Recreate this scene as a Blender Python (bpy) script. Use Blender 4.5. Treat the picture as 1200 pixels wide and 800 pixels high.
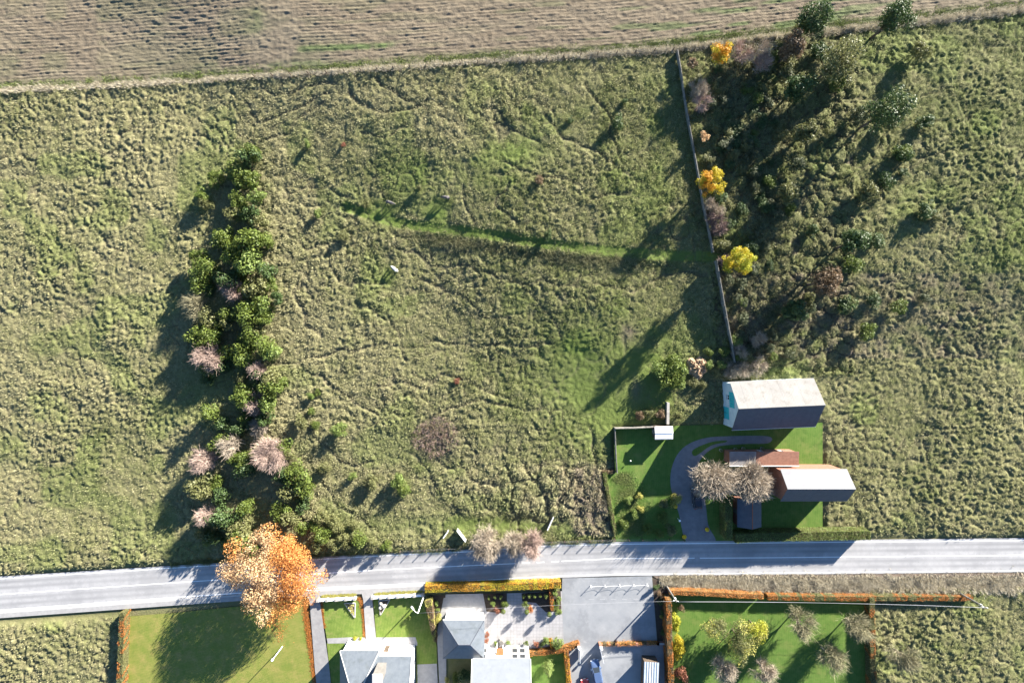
import bpy, bmesh, math, random
import numpy as np
from mathutils import Vector, Matrix

# ------------------------------------------------------------------ clear
for o in list(bpy.data.objects):
    bpy.data.objects.remove(o, do_unlink=True)
scene = bpy.context.scene
C = scene.collection

# ------------------------------------------------------------------ camera, sky, sun, exposure
S = 0.17                       # metres per photo pixel on the ground
FPX = 578.0                    # focal length in photo pixels
H = FPX * S                    # flying height
cam_d = bpy.data.cameras.new('Camera')
cam = bpy.data.objects.new('Camera', cam_d)
C.objects.link(cam)
cam.location = (0, 0, H)
cam.rotation_euler = (0, 0, 0)
cam_d.sensor_fit = 'HORIZONTAL'
cam_d.sensor_width = 36.0
cam_d.lens = FPX / 1200.0 * 36.0
cam_d.clip_end = 6000
scene.camera = cam

ELEV = math.radians(16.6)
AZ = math.radians(43.5)        # from +Y towards +X
SD = Vector((math.cos(ELEV) * math.sin(AZ), math.cos(ELEV) * math.cos(AZ), math.sin(ELEV)))
w = bpy.data.worlds.new('World')
scene.world = w
w.use_nodes = True
wn = w.node_tree
bg = wn.nodes['Background']
sky = wn.nodes.new('ShaderNodeTexSky')
sky.sky_type = 'NISHITA'
sky.sun_disc = False
sky.sun_elevation = ELEV
sky.sun_rotation = AZ
sky.altitude = 300
sky.air_density = 1.0
sky.dust_density = 0.1
sky.ozone_density = 4.0
wn.links.new(sky.outputs[0], bg.inputs['Color'])
bg.inputs['Strength'].default_value = 0.05
sun_d = bpy.data.lights.new('Sun', 'SUN')
sun_d.energy = 5.0
sun_d.angle = math.radians(0.53)
sun_d.color = (1.0, 0.93, 0.82)
sun = bpy.data.objects.new('Sun', sun_d)
C.objects.link(sun)
sun.location = (60, 60, 80)
sun.rotation_euler = (-SD).to_track_quat('-Z', 'Y').to_euler()
scene.view_settings.view_transform = 'Standard'
scene.view_settings.look = 'None'
scene.view_settings.gamma = 1.0
scene.view_settings.use_curve_mapping = False
scene.view_settings.exposure = 2.5

rng = np.random.default_rng(11)
random.seed(11)

# ------------------------------------------------------------------ coordinates
def sstep(a, b, x):
    t = np.clip((x - a) / (b - a), 0, 1)
    return t * t * (3 - 2 * t)

def terr(x, y):
    """gentle lie of the land (flat south of the paddock)"""
    x = np.asarray(x, float); y = np.asarray(y, float)
    e = 17 * sstep(16, 34, x)
    m = sstep(-24 + e, 6 + e, y)
    d = (x - 2) * 0.66 + (y - 8) * 0.75
    z = 2.3 * sstep(-17, 17, d)
    z = z + 0.9 * sstep(-18, -75, x)
    return m * z

def W(px, py, h=0.0):
    """ground point below a point at height h above ground that shows at photo pixel (px,py)"""
    x0 = (px - 600.0) * S; y0 = (400.0 - py) * S
    x, y = x0, y0
    for _ in range(6):
        z = float(terr(x, y)) + h
        k = (H - z) / H
        x, y = x0 * k, y0 * k
    return x, y

def W3(px, py, h=0.0, dz=0.0):
    x, y = W(px, py, h)
    return Vector((x, y, float(terr(x, y)) + dz))

def to_px(x, y):
    z = terr(x, y)
    k = H / (H - z)
    return 600 + np.asarray(x) / S * k, 400 - np.asarray(y) / S * k

# ------------------------------------------------------------------ noise
def hashn(ix, iy, seed):
    n = (ix * 374761393 + iy * 668265263 + seed * 974711) & 0x7fffffff
    n = ((n ^ (n >> 13)) * 1274126177) & 0x7fffffff
    n = n ^ (n >> 16)
    return (n & 0xffff) / 65535.0

def vn(x, y, wl, seed=0):
    x = np.asarray(x, float) / wl; y = np.asarray(y, float) / wl
    ix = np.floor(x).astype(np.int64); iy = np.floor(y).astype(np.int64)
    fx = x - ix; fy = y - iy
    fx = fx * fx * fx * (fx * (fx * 6 - 15) + 10); fy = fy * fy * fy * (fy * (fy * 6 - 15) + 10)
    a = hashn(ix, iy, seed); b = hashn(ix + 1, iy, seed)
    c = hashn(ix, iy + 1, seed); d = hashn(ix + 1, iy + 1, seed)
    return (a * (1 - fx) + b * fx) * (1 - fy) + (c * (1 - fx) + d * fx) * fy

def fbm(x, y, wl, seed=0, oct=3):
    t = 0; a = 1; s = 0
    for i in range(oct):
        t = t + a * vn(x + 31.7 * i, y - 17.3 * i, wl / 2 ** i, seed + i); s += a; a *= 0.5
    return t / s

def cells(x, y, wl, seed=0):
    """F1 distance and second distance difference of a cellular pattern"""
    x = np.asarray(x, float) / wl; y = np.asarray(y, float) / wl
    ix = np.floor(x).astype(np.int64); iy = np.floor(y).astype(np.int64)
    f1 = np.full(x.shape, 9.0); f2 = np.full(x.shape, 9.0)
    for dx in (-1, 0, 1):
        for dy in (-1, 0, 1):
            jx = ix + dx; jy = iy + dy
            cx = jx + hashn(jx, jy, seed); cy = jy + hashn(jx, jy, seed + 77)
            d = np.hypot(x - cx, y - cy)
            f2 = np.minimum(f2, np.maximum(f1, d)); f1 = np.minimum(f1, d)
    return f1, f2 - f1

def seg_dist(x, y, pts):
    d = np.full(np.shape(x), 1e9)
    for (ax, ay), (bx, by) in zip(pts[:-1], pts[1:]):
        vx, vy = bx - ax, by - ay
        t = np.clip(((x - ax) * vx + (y - ay) * vy) / (vx * vx + vy * vy + 1e-9), 0, 1)
        d = np.minimum(d, np.hypot(x - ax - t * vx, y - ay - t * vy))
    return d

# ------------------------------------------------------------------ mesh helpers
def tag(o, label=None, cat=None, group=None, kind=None):
    if label: o['label'] = label
    if cat: o['category'] = cat
    if group: o['group'] = group
    if kind: o['kind'] = kind
    return o

def link(name, me, parent=None, loc=None):
    o = bpy.data.objects.new(name, me)
    C.objects.link(o)
    if parent is not None: o.parent = parent
    if loc is not None: o.location = loc
    return o

def empty(name, loc=(0, 0, 0), rz=0.0):
    o = bpy.data.objects.new(name, None)
    o.empty_display_size = 0.3
    C.objects.link(o)
    o.location = loc; o.rotation_euler = (0, 0, rz)
    return o

def np_mesh(name, verts, faces, mats=(), smooth=False, attrs=None, matidx=None):
    """verts (n,3); faces (m,k) integer array of one polygon size"""
    verts = np.ascontiguousarray(verts, np.float32); faces = np.ascontiguousarray(faces, np.int32)
    me = bpy.data.meshes.new(name)
    me.vertices.add(len(verts)); me.vertices.foreach_set('co', verts.ravel())
    m, k = faces.shape
    me.loops.add(m * k); me.loops.foreach_set('vertex_index', faces.ravel())
    me.polygons.add(m)
    me.polygons.foreach_set('loop_start', np.arange(0, m * k, k, dtype=np.int32))
    me.polygons.foreach_set('loop_total', np.full(m, k, np.int32))
    me.polygons.foreach_set('use_smooth', np.full(m, smooth, dtype=bool))
    for mt in mats: me.materials.append(mt)
    if matidx is not None: me.polygons.foreach_set('material_index', np.asarray(matidx, np.int32))
    me.update(calc_edges=True)
    for k2, v in (attrs or {}).items():
        a = me.attributes.new(k2, 'FLOAT', 'POINT')
        a.data.foreach_set('value', np.ascontiguousarray(v, np.float32))
    return me

class MB:
    def __init__(self): self.v = []; self.f = []; self.mi = []
    def add(self, vs, fs, mi=0):
        n = len(self.v)
        self.v += [tuple(p) for p in vs]
        for f in fs: self.f.append([i + n for i in f]); self.mi.append(mi)
        return self
    def box(self, c, s, rz=0, mi=0, tilt=None):
        hx, hy, hz = s[0] / 2, s[1] / 2, s[2] / 2
        ps = [Vector((sx * hx, sy * hy, sz * hz)) for sz in (-1, 1) for sx, sy in ((-1, -1), (1, -1), (1, 1), (-1, 1))]
        R = Matrix.Rotation(rz, 3, 'Z')
        if tilt is not None: R = R @ tilt
        c = Vector(c)
        self.add([R @ p + c for p in ps], [(3, 2, 1, 0), (4, 5, 6, 7), (0, 1, 5, 4), (1, 2, 6, 5), (2, 3, 7, 6), (3, 0, 4, 7)], mi)
        return self
    def bar(self, a, b, wx, wz=None, mi=0):
        """square bar between two points"""
        a = Vector(a); b = Vector(b); wz = wz or wx
        d = (b - a).normalized()
        up = Vector((0, 0, 1)) if abs(d.z) < 0.95 else Vector((1, 0, 0))
        s = d.cross(up).normalized(); u = s.cross(d).normalized()
        vs = []
        for p in (a, b):
            for i, j in ((-1, -1), (1, -1), (1, 1), (-1, 1)): vs.append(p + s * i * wx / 2 + u * j * wz / 2)
        self.add(vs, [(3, 2, 1, 0), (4, 5, 6, 7), (0, 1, 5, 4), (1, 2, 6, 5), (2, 3, 7, 6), (3, 0, 4, 7)], mi)
        return self
    def tube(self, pts, rad, n=7, mi=0, cap=True):
        pts = [Vector(p) for p in pts]
        if not hasattr(rad, '__len__'): rad = [rad] * len(pts)
        base = len(self.v); prev = None
        for i, p in enumerate(pts):
            d = (pts[min(i + 1, len(pts) - 1)] - pts[max(i - 1, 0)]).normalized()
            if prev is None:
                up = Vector((0, 0, 1)) if abs(d.z) < 0.9 else Vector((1, 0, 0))
                s = d.cross(up).normalized()
            else:
                s = (prev - d * prev.dot(d)).normalized()
            prev = s; u = d.cross(s)
            for k in range(n):
                t = 2 * math.pi * k / n
                self.v.append(tuple(p + (s * math.cos(t) + u * math.sin(t)) * rad[i]))
        for i in range(len(pts) - 1):
            for k in range(n):
                a = base + i * n + k; b = base + i * n + (k + 1) % n
                self.f.append([a, b, b + n, a + n]); self.mi.append(mi)
        if cap:
            self.f.append([base + k for k in range(n)][::-1]); self.mi.append(mi)
            self.f.append([base + (len(pts) - 1) * n + k for k in range(n)]); self.mi.append(mi)
        return self
    def lathe(self, c, prof, n=12, mi=0):
        c = Vector(c); base = len(self.v)
        for r, z in prof:
            for k in range(n):
                t = 2 * math.pi * k / n
                self.v.append((c.x + r * math.cos(t), c.y + r * math.sin(t), c.z + z))
        for i in range(len(prof) - 1):
            for k in range(n):
                a = base + i * n + k; b = base + i * n + (k + 1) % n
                self.f.append([a, b, b + n, a + n]); self.mi.append(mi)
        self.f.append([base + k for k in range(n)][::-1]); self.mi.append(mi)
        self.f.append([base + (len(prof) - 1) * n + k for k in range(n)]); self.mi.append(mi)
        return self
    def mesh(self, name, mats, smooth=False):
        me = bpy.data.meshes.new(name)
        me.from_pydata(self.v, [], self.f)
        if not isinstance(mats, (list, tuple)): mats = [mats]
        for m in mats: me.materials.append(m)
        me.polygons.foreach_set('material_index', self.mi)
        me.polygons.foreach_set('use_smooth', [smooth] * len(self.f))
        me.update()
        return me
    def build(self, name, mats, parent=None, smooth=False, loc=None):
        return link(name, self.mesh(name, mats, smooth), parent, loc)

# ------------------------------------------------------------------ materials
def mat(name, col, col2=None, scale=3.0, rough=0.9, bump=0.0, bscale=None, spec=0.2, metal=0.0, detail=5,
        island=0.0, attr=None, extra=None, trans=0.0):
    m = bpy.data.materials.new(name); m.use_nodes = True
    nt = m.node_tree; b = nt.nodes['Principled BSDF']
    b.inputs['Roughness'].default_value = rough
    b.inputs['Specular IOR Level'].default_value = spec
    b.inputs['Metallic'].default_value = metal
    out = None
    tc = nt.nodes.new('ShaderNodeNewGeometry')
    if col2 is not None:
        n = nt.nodes.new('ShaderNodeTexNoise'); n.inputs['Scale'].default_value = scale; n.inputs['Detail'].default_value = detail
        n.inputs['Roughness'].default_value = 0.65
        nt.links.new(tc.outputs['Position'], n.inputs['Vector'])
        r = nt.nodes.new('ShaderNodeMapRange'); r.inputs[1].default_value = 0.32; r.inputs[2].default_value = 0.68
        nt.links.new(n.outputs['Fac'], r.inputs[0])
        mx = nt.nodes.new('ShaderNodeMix'); mx.data_type = 'RGBA'
        mx.inputs[6].default_value = (*col, 1); mx.inputs[7].default_value = (*col2, 1)
        fac = r.outputs[0]
        if attr:
            at = nt.nodes.new('ShaderNodeAttribute'); at.attribute_name = attr
            ad = nt.nodes.new('ShaderNodeMath'); ad.operation = 'MULTIPLY_ADD'
            ad.inputs[1].default_value = 0.35; nt.links.new(fac, ad.inputs[0]); nt.links.new(at.outputs['Fac'], ad.inputs[2]); ad.use_clamp = True
            fac = ad.outputs[0]
        elif island:
            ad = nt.nodes.new('ShaderNodeMix'); ad.data_type = 'FLOAT'; ad.inputs[0].default_value = island
            nt.links.new(fac, ad.inputs[2]); nt.links.new(tc.outputs['Random Per Island'], ad.inputs[3])
            fac = ad.outputs[0]
        nt.links.new(fac, mx.inputs[0])
        out = mx.outputs[2]
    if extra is not None:
        out = extra(nt, out, tc)
    if out is not None: nt.links.new(out, b.inputs['Base Color'])
    else: b.inputs['Base Color'].default_value = (*col, 1)
    if bump:
        n2 = nt.nodes.new('ShaderNodeTexNoise'); n2.inputs['Scale'].default_value = bscale or scale * 3; n2.inputs['Detail'].default_value = 4
        nt.links.new(tc.outputs['Position'], n2.inputs['Vector'])
        bp = nt.nodes.new('ShaderNodeBump'); bp.inputs['Strength'].default_value = 1.0; bp.inputs['Distance'].default_value = bump
        nt.links.new(n2.outputs['Fac'], bp.inputs['Height']); nt.links.new(bp.outputs[0], b.inputs['Normal'])
    if trans:
        tr = nt.nodes.new('ShaderNodeBsdfTranslucent'); ms = nt.nodes.new('ShaderNodeMixShader'); ms.inputs[0].default_value = trans
        if out is not None: nt.links.new(out, tr.inputs['Color'])
        else: tr.inputs['Color'].default_value = (*col, 1)
        nt.links.new(b.outputs[0], ms.inputs[1]); nt.links.new(tr.outputs[0], ms.inputs[2])
        nt.links.new(ms.outputs[0], nt.nodes['Material Output'].inputs['Surface'])
    return m

def rampmix(nt, a, fac, col):
    mx = nt.nodes.new('ShaderNodeMix'); mx.data_type = 'RGBA'
    nt.links.new(fac, mx.inputs[0]); nt.links.new(a, mx.inputs[6]); mx.inputs[7].default_value = (*col, 1)
    return mx.outputs[2]

def attr_extra(*pairs):
    def f(nt, out, tc):
        for nm, col in pairs:
            at = nt.nodes.new('ShaderNodeAttribute'); at.attribute_name = nm
            out = rampmix(nt, out, at.outputs['Fac'], col)
        return out
    return f

def stripes(col, wl, ang, strength, dist=1.0, sharp=(0.4, 0.6)):
    def f(nt, out, tc):
        mp = nt.nodes.new('ShaderNodeMapping'); mp.inputs['Rotation'].default_value = (0, 0, ang)
        nt.links.new(tc.outputs['Position'], mp.inputs['Vector'])
        wv = nt.nodes.new('ShaderNodeTexWave'); wv.inputs['Scale'].default_value = 0.314 / wl * 2; wv.inputs['Distortion'].default_value = dist
        wv.inputs['Detail'].default_value = 2
        nt.links.new(mp.outputs[0], wv.inputs['Vector'])
        r = nt.nodes.new('ShaderNodeMapRange'); r.inputs[1].default_value = sharp[0]; r.inputs[2].default_value = sharp[1]; r.inputs[4].default_value = strength
        nt.links.new(wv.outputs['Fac'], r.inputs[0])
        return rampmix(nt, out, r.outputs[0], col)
    return f

def chain(*fs):
    def f(nt, out, tc):
        for g_ in fs: out = g_(nt, out, tc)
        return out
    return f

def patches(col, scale, strength, lo=.52, hi=.68):
    def f(nt, out, tc):
        n = nt.nodes.new('ShaderNodeTexNoise'); n.inputs['Scale'].default_value = scale; n.inputs['Detail'].default_value = 6; n.inputs['Roughness'].default_value = .7
        nt.links.new(tc.outputs['Position'], n.inputs['Vector'])
        r = nt.nodes.new('ShaderNodeMapRange'); r.inputs[1].default_value = lo; r.inputs[2].default_value = hi; r.inputs[4].default_value = strength
        nt.links.new(n.outputs['Fac'], r.inputs[0])
        return rampmix(nt, out, r.outputs[0], col)
    return f

M = {}
M['meadow'] = mat('meadow_turf', (0.078, 0.092, 0.030), (0.175, 0.162, 0.085), scale=1.3, bump=0.10, bscale=5.0, attr='dry', spec=0.05,
                  extra=attr_extra(('lush', (0.100, 0.138, 0.034)), ('bare', (0.12, 0.095, 0.075))))
M['blade'] = mat('grass_blade', (0.108, 0.132, 0.038), (0.315, 0.292, 0.165), scale=0.8, attr='dry', spec=0.1, rough=0.7,
                 extra=attr_extra(('lush', (0.118, 0.178, 0.036)), ('bare', (0.20, 0.155, 0.125))), trans=0.25)
M['bleached'] = mat('bleached_grass', (0.30, 0.265, 0.185), (0.52, 0.47, 0.37), scale=0.9, island=.5, spec=0.1, rough=.8, trans=.2)
M['scrub_leaf'] = mat('scrub_leaf', (0.030, 0.052, 0.016), (0.13, 0.135, 0.075), scale=1.0, island=0.6, spec=0.25, rough=0.6, trans=0.2)
M['soil'] = mat('ploughed_soil', (0.118, 0.094, 0.067), (0.168, 0.138, 0.100), scale=1.1, bump=0.12, bscale=6.0, spec=0.05,
                extra=attr_extra(('lush', (0.075, 0.110, 0.040)), ('pale', (0.190, 0.158, 0.112))))
M['lawn'] = mat('lawn_turf', (0.110, 0.165, 0.032), (0.165, 0.215, 0.050), scale=0.9, bump=0.05, bscale=9.0, spec=0.08,
                extra=chain(stripes((0.095, 0.150, 0.028), 1.1, math.radians(8), 0.25, 2.5), patches((0.20, 0.19, 0.07), .45, .6), patches((0.06, 0.11, 0.022), .8, .5)))
M['lawn_rich'] = mat('lawn_turf_rich', (0.060, 0.120, 0.022), (0.100, 0.155, 0.036), scale=0.9, bump=0.05, bscale=9.0, spec=0.08,
                extra=chain(stripes((0.120, 0.165, 0.042), 0.9, math.radians(3), 0.22, 2.0), patches((0.155, 0.165, 0.055), .3, .6), patches((0.042, 0.085, 0.018), .7, .5)))
M['lawn_gold'] = mat('lawn_turf_gold', (0.140, 0.170, 0.036), (0.220, 0.205, 0.060), scale=0.5, bump=0.05, bscale=9.0, spec=0.08,
                extra=chain(stripes((0.075, 0.135, 0.016), 1.0, math.radians(72), 0.12, 5.0), patches((0.26, 0.20, 0.075), .25, .6), patches((0.10, 0.14, 0.03), .6, .5)))
M['asphalt'] = mat('road_asphalt', (0.29, 0.287, 0.29), (0.36, 0.355, 0.355), scale=0.7, bump=0.004, bscale=40, spec=0.3, rough=0.75,
                   extra=chain(patches((0.22, 0.22, 0.225), .12, .5, .5, .6), patches((0.20, 0.20, 0.205), 1.6, .5, .6, .66), attr_extra(('wear', (0.20, 0.20, 0.205)))))
M['parking'] = mat('parking_asphalt', (0.20, 0.21, 0.225), (0.255, 0.262, 0.27), scale=0.35, bump=0.004, bscale=40, spec=0.3, rough=0.75, extra=chain(patches((0.16, 0.168, 0.18), .18, .6, .5, .6), patches((0.30, 0.305, 0.31), .5, .5, .58, .7)))
M['drive'] = mat('drive_asphalt', (0.20, 0.195, 0.20), (0.27, 0.265, 0.26), scale=0.9, bump=0.01, bscale=20, spec=0.2, rough=0.85)
M['drive_dark'] = mat('drive_gravel', (0.15, 0.145, 0.15), (0.21, 0.20, 0.205), scale=0.9, bump=0.02, bscale=14, spec=0.2, rough=0.9)
M['paving'] = mat('pale_paving', (0.26, 0.255, 0.262), (0.34, 0.333, 0.338), scale=0.8, bump=0.004, bscale=20, rough=0.8, extra=chain(stripes((0.21, 0.205, 0.21), 1.3, 0.0, .4, .2, (.86, .96)), stripes((0.21, 0.205, 0.21), 1.3, math.radians(90), .4, .2, (.86, .96)), patches((0.21, 0.205, 0.20), .6, .5)))
M['kerb'] = mat('kerb_concrete', (0.36, 0.355, 0.35), (0.45, 0.44, 0.43), scale=1.2, bump=0.004, bscale=25, rough=0.85)
M['slab'] = mat('pavement_slab', (0.25, 0.245, 0.245), (0.32, 0.315, 0.31), scale=1.0, bump=0.004, bscale=25, rough=0.85)
M['mark'] = mat('road_paint', (0.72, 0.72, 0.72), (0.82, 0.82, 0.80), scale=4, rough=0.6)
M['mark_faint'] = mat('worn_paint', (0.27, 0.275, 0.285), (0.32, 0.325, 0.33), scale=4, rough=0.7)
M['render'] = mat('white_render', (0.74, 0.73, 0.71), (0.80, 0.79, 0.77), scale=0.8, bump=0.004, bscale=15, rough=0.8)
M['white'] = mat('white_paint', (0.78, 0.78, 0.78), (0.82, 0.82, 0.81), scale=3, rough=0.5, spec=0.4)
M['slate'] = mat('grey_slate', (0.095, 0.110, 0.130), (0.130, 0.148, 0.168), scale=1.2, rough=0.55, spec=0.45, bump=0.01, bscale=10,
                 extra=chain(stripes((0.08, 0.095, 0.115), 0.30, math.radians(90), 0.35, 0.3), patches((0.07, 0.082, 0.085), .7, .6)))
M['slate_pale'] = mat('pale_fibre_slate', (0.155, 0.170, 0.190), (0.195, 0.210, 0.230), scale=1.2, rough=0.55, spec=0.45, bump=0.01, bscale=10,
                 extra=chain(stripes((0.135, 0.15, 0.17), 0.35, math.radians(90), 0.35, 0.3), patches((0.125, 0.14, 0.15), .6, .6)))
M['slate_dark_and_shade'] = mat('dark_slate_and_shade', (0.05, 0.055, 0.075), (0.075, 0.08, 0.10), scale=1.4, rough=0.6, spec=0.4, bump=0.01, bscale=10,
                 extra=stripes((0.035, 0.04, 0.05), 0.3, math.radians(90), 0.4, 0.3))  # real slate roofs, and the painted shade of the barn's south slope
M['barn_roof'] = mat('fibre_cement_sheet', (0.155, 0.152, 0.15), (0.20, 0.197, 0.192), scale=0.5, rough=0.85, bump=0.01, bscale=8,
                 extra=chain(stripes((0.135, 0.132, 0.13), 0.55, 0.06, 0.45, 0.2), patches((0.11, 0.10, 0.085), .8, .6), patches((0.10, 0.095, 0.08), 3.0, .5, .58, .66)))
M['barn_wall'] = mat('barn_boards', (0.38, 0.46, 0.50), (0.50, 0.58, 0.60), scale=1.0, rough=0.7)
M['turquoise'] = mat('turquoise_paint', (0.02, 0.32, 0.36), (0.05, 0.42, 0.44), scale=1.2, rough=0.6)
M['glass'] = mat('window_glass', (0.02, 0.025, 0.03), None, rough=0.05, spec=0.8)
M['brick'] = mat('brick', (0.17, 0.085, 0.06), (0.25, 0.125, 0.088), scale=2.0, rough=0.9, bump=0.01, bscale=10)
M['terracotta'] = mat('terracotta_tile', (0.25, 0.075, 0.03), (0.33, 0.11, 0.05), scale=2.0, rough=0.8)
M['stone'] = mat('stone', (0.26, 0.25, 0.23), (0.38, 0.36, 0.33), scale=1.5, rough=0.9, bump=0.02, bscale=8)
M['chimney'] = mat('chimney_render', (0.12, 0.114, 0.106), (0.16, 0.152, 0.143), scale=1.5, rough=0.9, bump=0.01, bscale=12)
M['wood_grey'] = mat('weathered_wood', (0.10, 0.096, 0.085), (0.23, 0.217, 0.195), scale=1.3, rough=0.9)
M['wood_dark'] = mat('dark_wood', (0.06, 0.045, 0.035), (0.10, 0.075, 0.055), scale=2.2, rough=0.9)
M['metal'] = mat('galvanised_metal', (0.50, 0.51, 0.52), (0.58, 0.59, 0.60), scale=2, rough=0.45, metal=0.5)
M['metal_dark'] = mat('dark_metal', (0.05, 0.05, 0.055), (0.08, 0.08, 0.085), scale=2, rough=0.5, metal=0.3)
M['wire'] = mat('wire', (0.30, 0.30, 0.32), None, rough=0.4, spec=0.5)
M['sheet_metal'] = mat('corrugated_sheet', (0.33, 0.38, 0.43), (0.45, 0.50, 0.54), scale=1.0, rough=0.5, metal=0.2, spec=0.5)
M['bark'] = mat('bark', (0.075, 0.058, 0.045), (0.13, 0.105, 0.085), scale=3, rough=0.95)
M['bark_pale'] = mat('pale_bark', (0.22, 0.19, 0.155), (0.33, 0.28, 0.235), scale=3, rough=0.95)
M['twig_pale'] = mat('pale_twigs', (0.26, 0.215, 0.165), (0.42, 0.36, 0.285), scale=2, island=0.6, rough=0.9)
M['twig_pink'] = mat('pinkish_twigs', (0.27, 0.195, 0.165), (0.45, 0.345, 0.29), scale=2, island=0.6, rough=0.9)
M['twig_olive'] = mat('olive_twigs', (0.155, 0.145, 0.085), (0.30, 0.275, 0.175), scale=2, island=0.6, rough=0.9)
M['twig_red'] = mat('reddish_twigs', (0.13, 0.095, 0.085), (0.27, 0.195, 0.175), scale=2, island=0.6, rough=0.9)
def leaf(name, a, b, tr=0.3): return mat(name, a, b, scale=1.1, island=0.6, rough=0.55, spec=0.3, trans=tr)
M['leaf_green'] = leaf('green_leaf', (0.055, 0.090, 0.018), (0.150, 0.185, 0.036))
M['leaf_olive'] = leaf('olive_leaf', (0.090, 0.100, 0.034), (0.195, 0.195, 0.080))
M['leaf_dark'] = leaf('dark_leaf', (0.028, 0.055, 0.018), (0.080, 0.120, 0.036), 0.2)
M['leaf_bright'] = leaf('bright_leaf', (0.085, 0.130, 0.030), (0.195, 0.245, 0.062))
M['leaf_orange'] = leaf('orange_leaf', (0.38, 0.140, 0.032), (0.56, 0.27, 0.085))
M['leaf_apricot'] = leaf('apricot_leaf', (0.42, 0.25, 0.12), (0.62, 0.45, 0.26))
M['leaf_gold'] = leaf('gold_leaf', (0.42, 0.185, 0.014), (0.56, 0.32, 0.030))
M['leaf_yellow'] = leaf('yellow_leaf', (0.34, 0.27, 0.018), (0.52, 0.42, 0.035))
M['leaf_lime'] = leaf('lime_yellow_leaf', (0.22, 0.24, 0.020), (0.42, 0.41, 0.040))
M['leaf_pale'] = leaf('pale_yellow_leaf', (0.24, 0.235, 0.055), (0.44, 0.41, 0.115))
M['leaf_rust'] = leaf('rust_leaf', (0.26, 0.085, 0.018), (0.44, 0.180, 0.042))
M['leaf_brown'] = leaf('brown_leaf', (0.115, 0.078, 0.046), (0.21, 0.145, 0.085))
M['leaf_red'] = leaf('red_leaf', (0.17, 0.065, 0.040), (0.30, 0.130, 0.080))
M['hedge_core'] = mat('hedge_inside', (0.05, 0.045, 0.02), (0.08, 0.07, 0.03), scale=2, rough=1)
M['straw'] = mat('straw', (0.22, 0.155, 0.10), (0.36, 0.26, 0.175), scale=1.6, rough=0.95, bump=0.05, bscale=6)
M['mulch'] = mat('mulch', (0.045, 0.034, 0.027), (0.075, 0.058, 0.045), scale=2, rough=1, bump=0.03, bscale=9)
M['earth'] = mat('bare_earth', (0.14, 0.105, 0.080), (0.21, 0.165, 0.130), scale=1.2, rough=1, bump=0.03, bscale=8)
M['coat_grey'] = mat('dark_grey_coat', (0.060, 0.055, 0.055), (0.115, 0.105, 0.105), scale=3, rough=0.8)
M['coat_white'] = mat('white_coat', (0.62, 0.60, 0.58), (0.74, 0.72, 0.70), scale=3, rough=0.8)
M['tyre'] = mat('tyre_rubber', (0.015, 0.015, 0.016), None, rough=0.9)
M['lamp_lens'] = mat('lamp_lens', (0.75, 0.76, 0.78), None, rough=0.15, spec=0.6)
M['tail_lens'] = mat('tail_lens', (0.45, 0.015, 0.012), None, rough=0.2, spec=0.6)
def paint(name, c): return mat(name, c, None, rough=0.25, spec=0.6)
M['car_blue'] = paint('blue_car_paint', (0.07, 0.11, 0.21))
M['car_dark'] = paint('dark_car_paint', (0.018, 0.020, 0.030))
M['car_red'] = paint('red_car_paint', (0.40, 0.055, 0.05))
M['flower_yellow'] = leaf('yellow_flower', (0.62, 0.34, 0.01), (0.75, 0.52, 0.02), 0.1)

# ------------------------------------------------------------------ zones of the land
FB = [(-400, 130), (0, 105), (300, 88), (405, 82), (600, 68), (750, 58), (900, 41), (1200, 8), (1600, -40)]   # foot of the ploughed field
fb_w = [W(*p) for p in FB]
def field_y(x): return np.interp(x, [p[0] for p in fb_w], [p[1] for p in fb_w])
# upper (north) edge of the road, centre line and lower edge, in photo pixels
RX = [-400, 0, 200, 350, 450, 555, 632, 720, 900, 1200, 1600]
RT = [708, 677, 664.5, 655.5, 650, 645, 639, 636.5, 635, 632, 628]
RC = [729, 696, 682.5, 673, 667, 662, 658.5, 654, 653, 650, 646]
RB = [749, 714.5, 700, 689.5, 685, 680, 675.5, 672.5, 671, 668, 664]
def road_y(px, arr): return np.interp(px, RX, arr)

def road_top_w(x): return (400 - road_y(600 + x / S, RT)) * S

GARD = [(719, 500), (850, 497), (965, 495), (965, 640), (722, 634), (707, 553), (719, 553)]
def in_poly(px, py, poly):
    inside = np.zeros(np.shape(px), bool)
    n = len(poly)
    for i in range(n):
        x1, y1 = poly[i]; x2, y2 = poly[(i + 1) % n]
        c = ((y1 > py) != (y2 > py)) & (px < (x2 - x1) * (py - y1) / (y2 - y1 + 1e-12) + x1)
        inside ^= c
    return inside

def poly_sd(px, py, poly):
    d = seg_dist(px, py, list(poly) + [poly[0]])
    return np.where(in_poly(px, py, poly), -d, d)

def meadow_mask(x, y, px, py):
    """1 on the rough meadow, 0 on field, road and everything south, garden"""
    m = sstep(0.0, 0.9, field_y(x) - y)
    m = m * np.maximum(sstep(0.3, 1.6, y - road_top_w(x)), sstep(8.6, 10.0, road_top_w(x) - y) * np.maximum(sstep(150, 140, px), sstep(1014, 1024, px)))
    sd = poly_sd(px, py, GARD) * S
    m = m * sstep(0.0, 0.8, sd)
    return m

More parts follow.
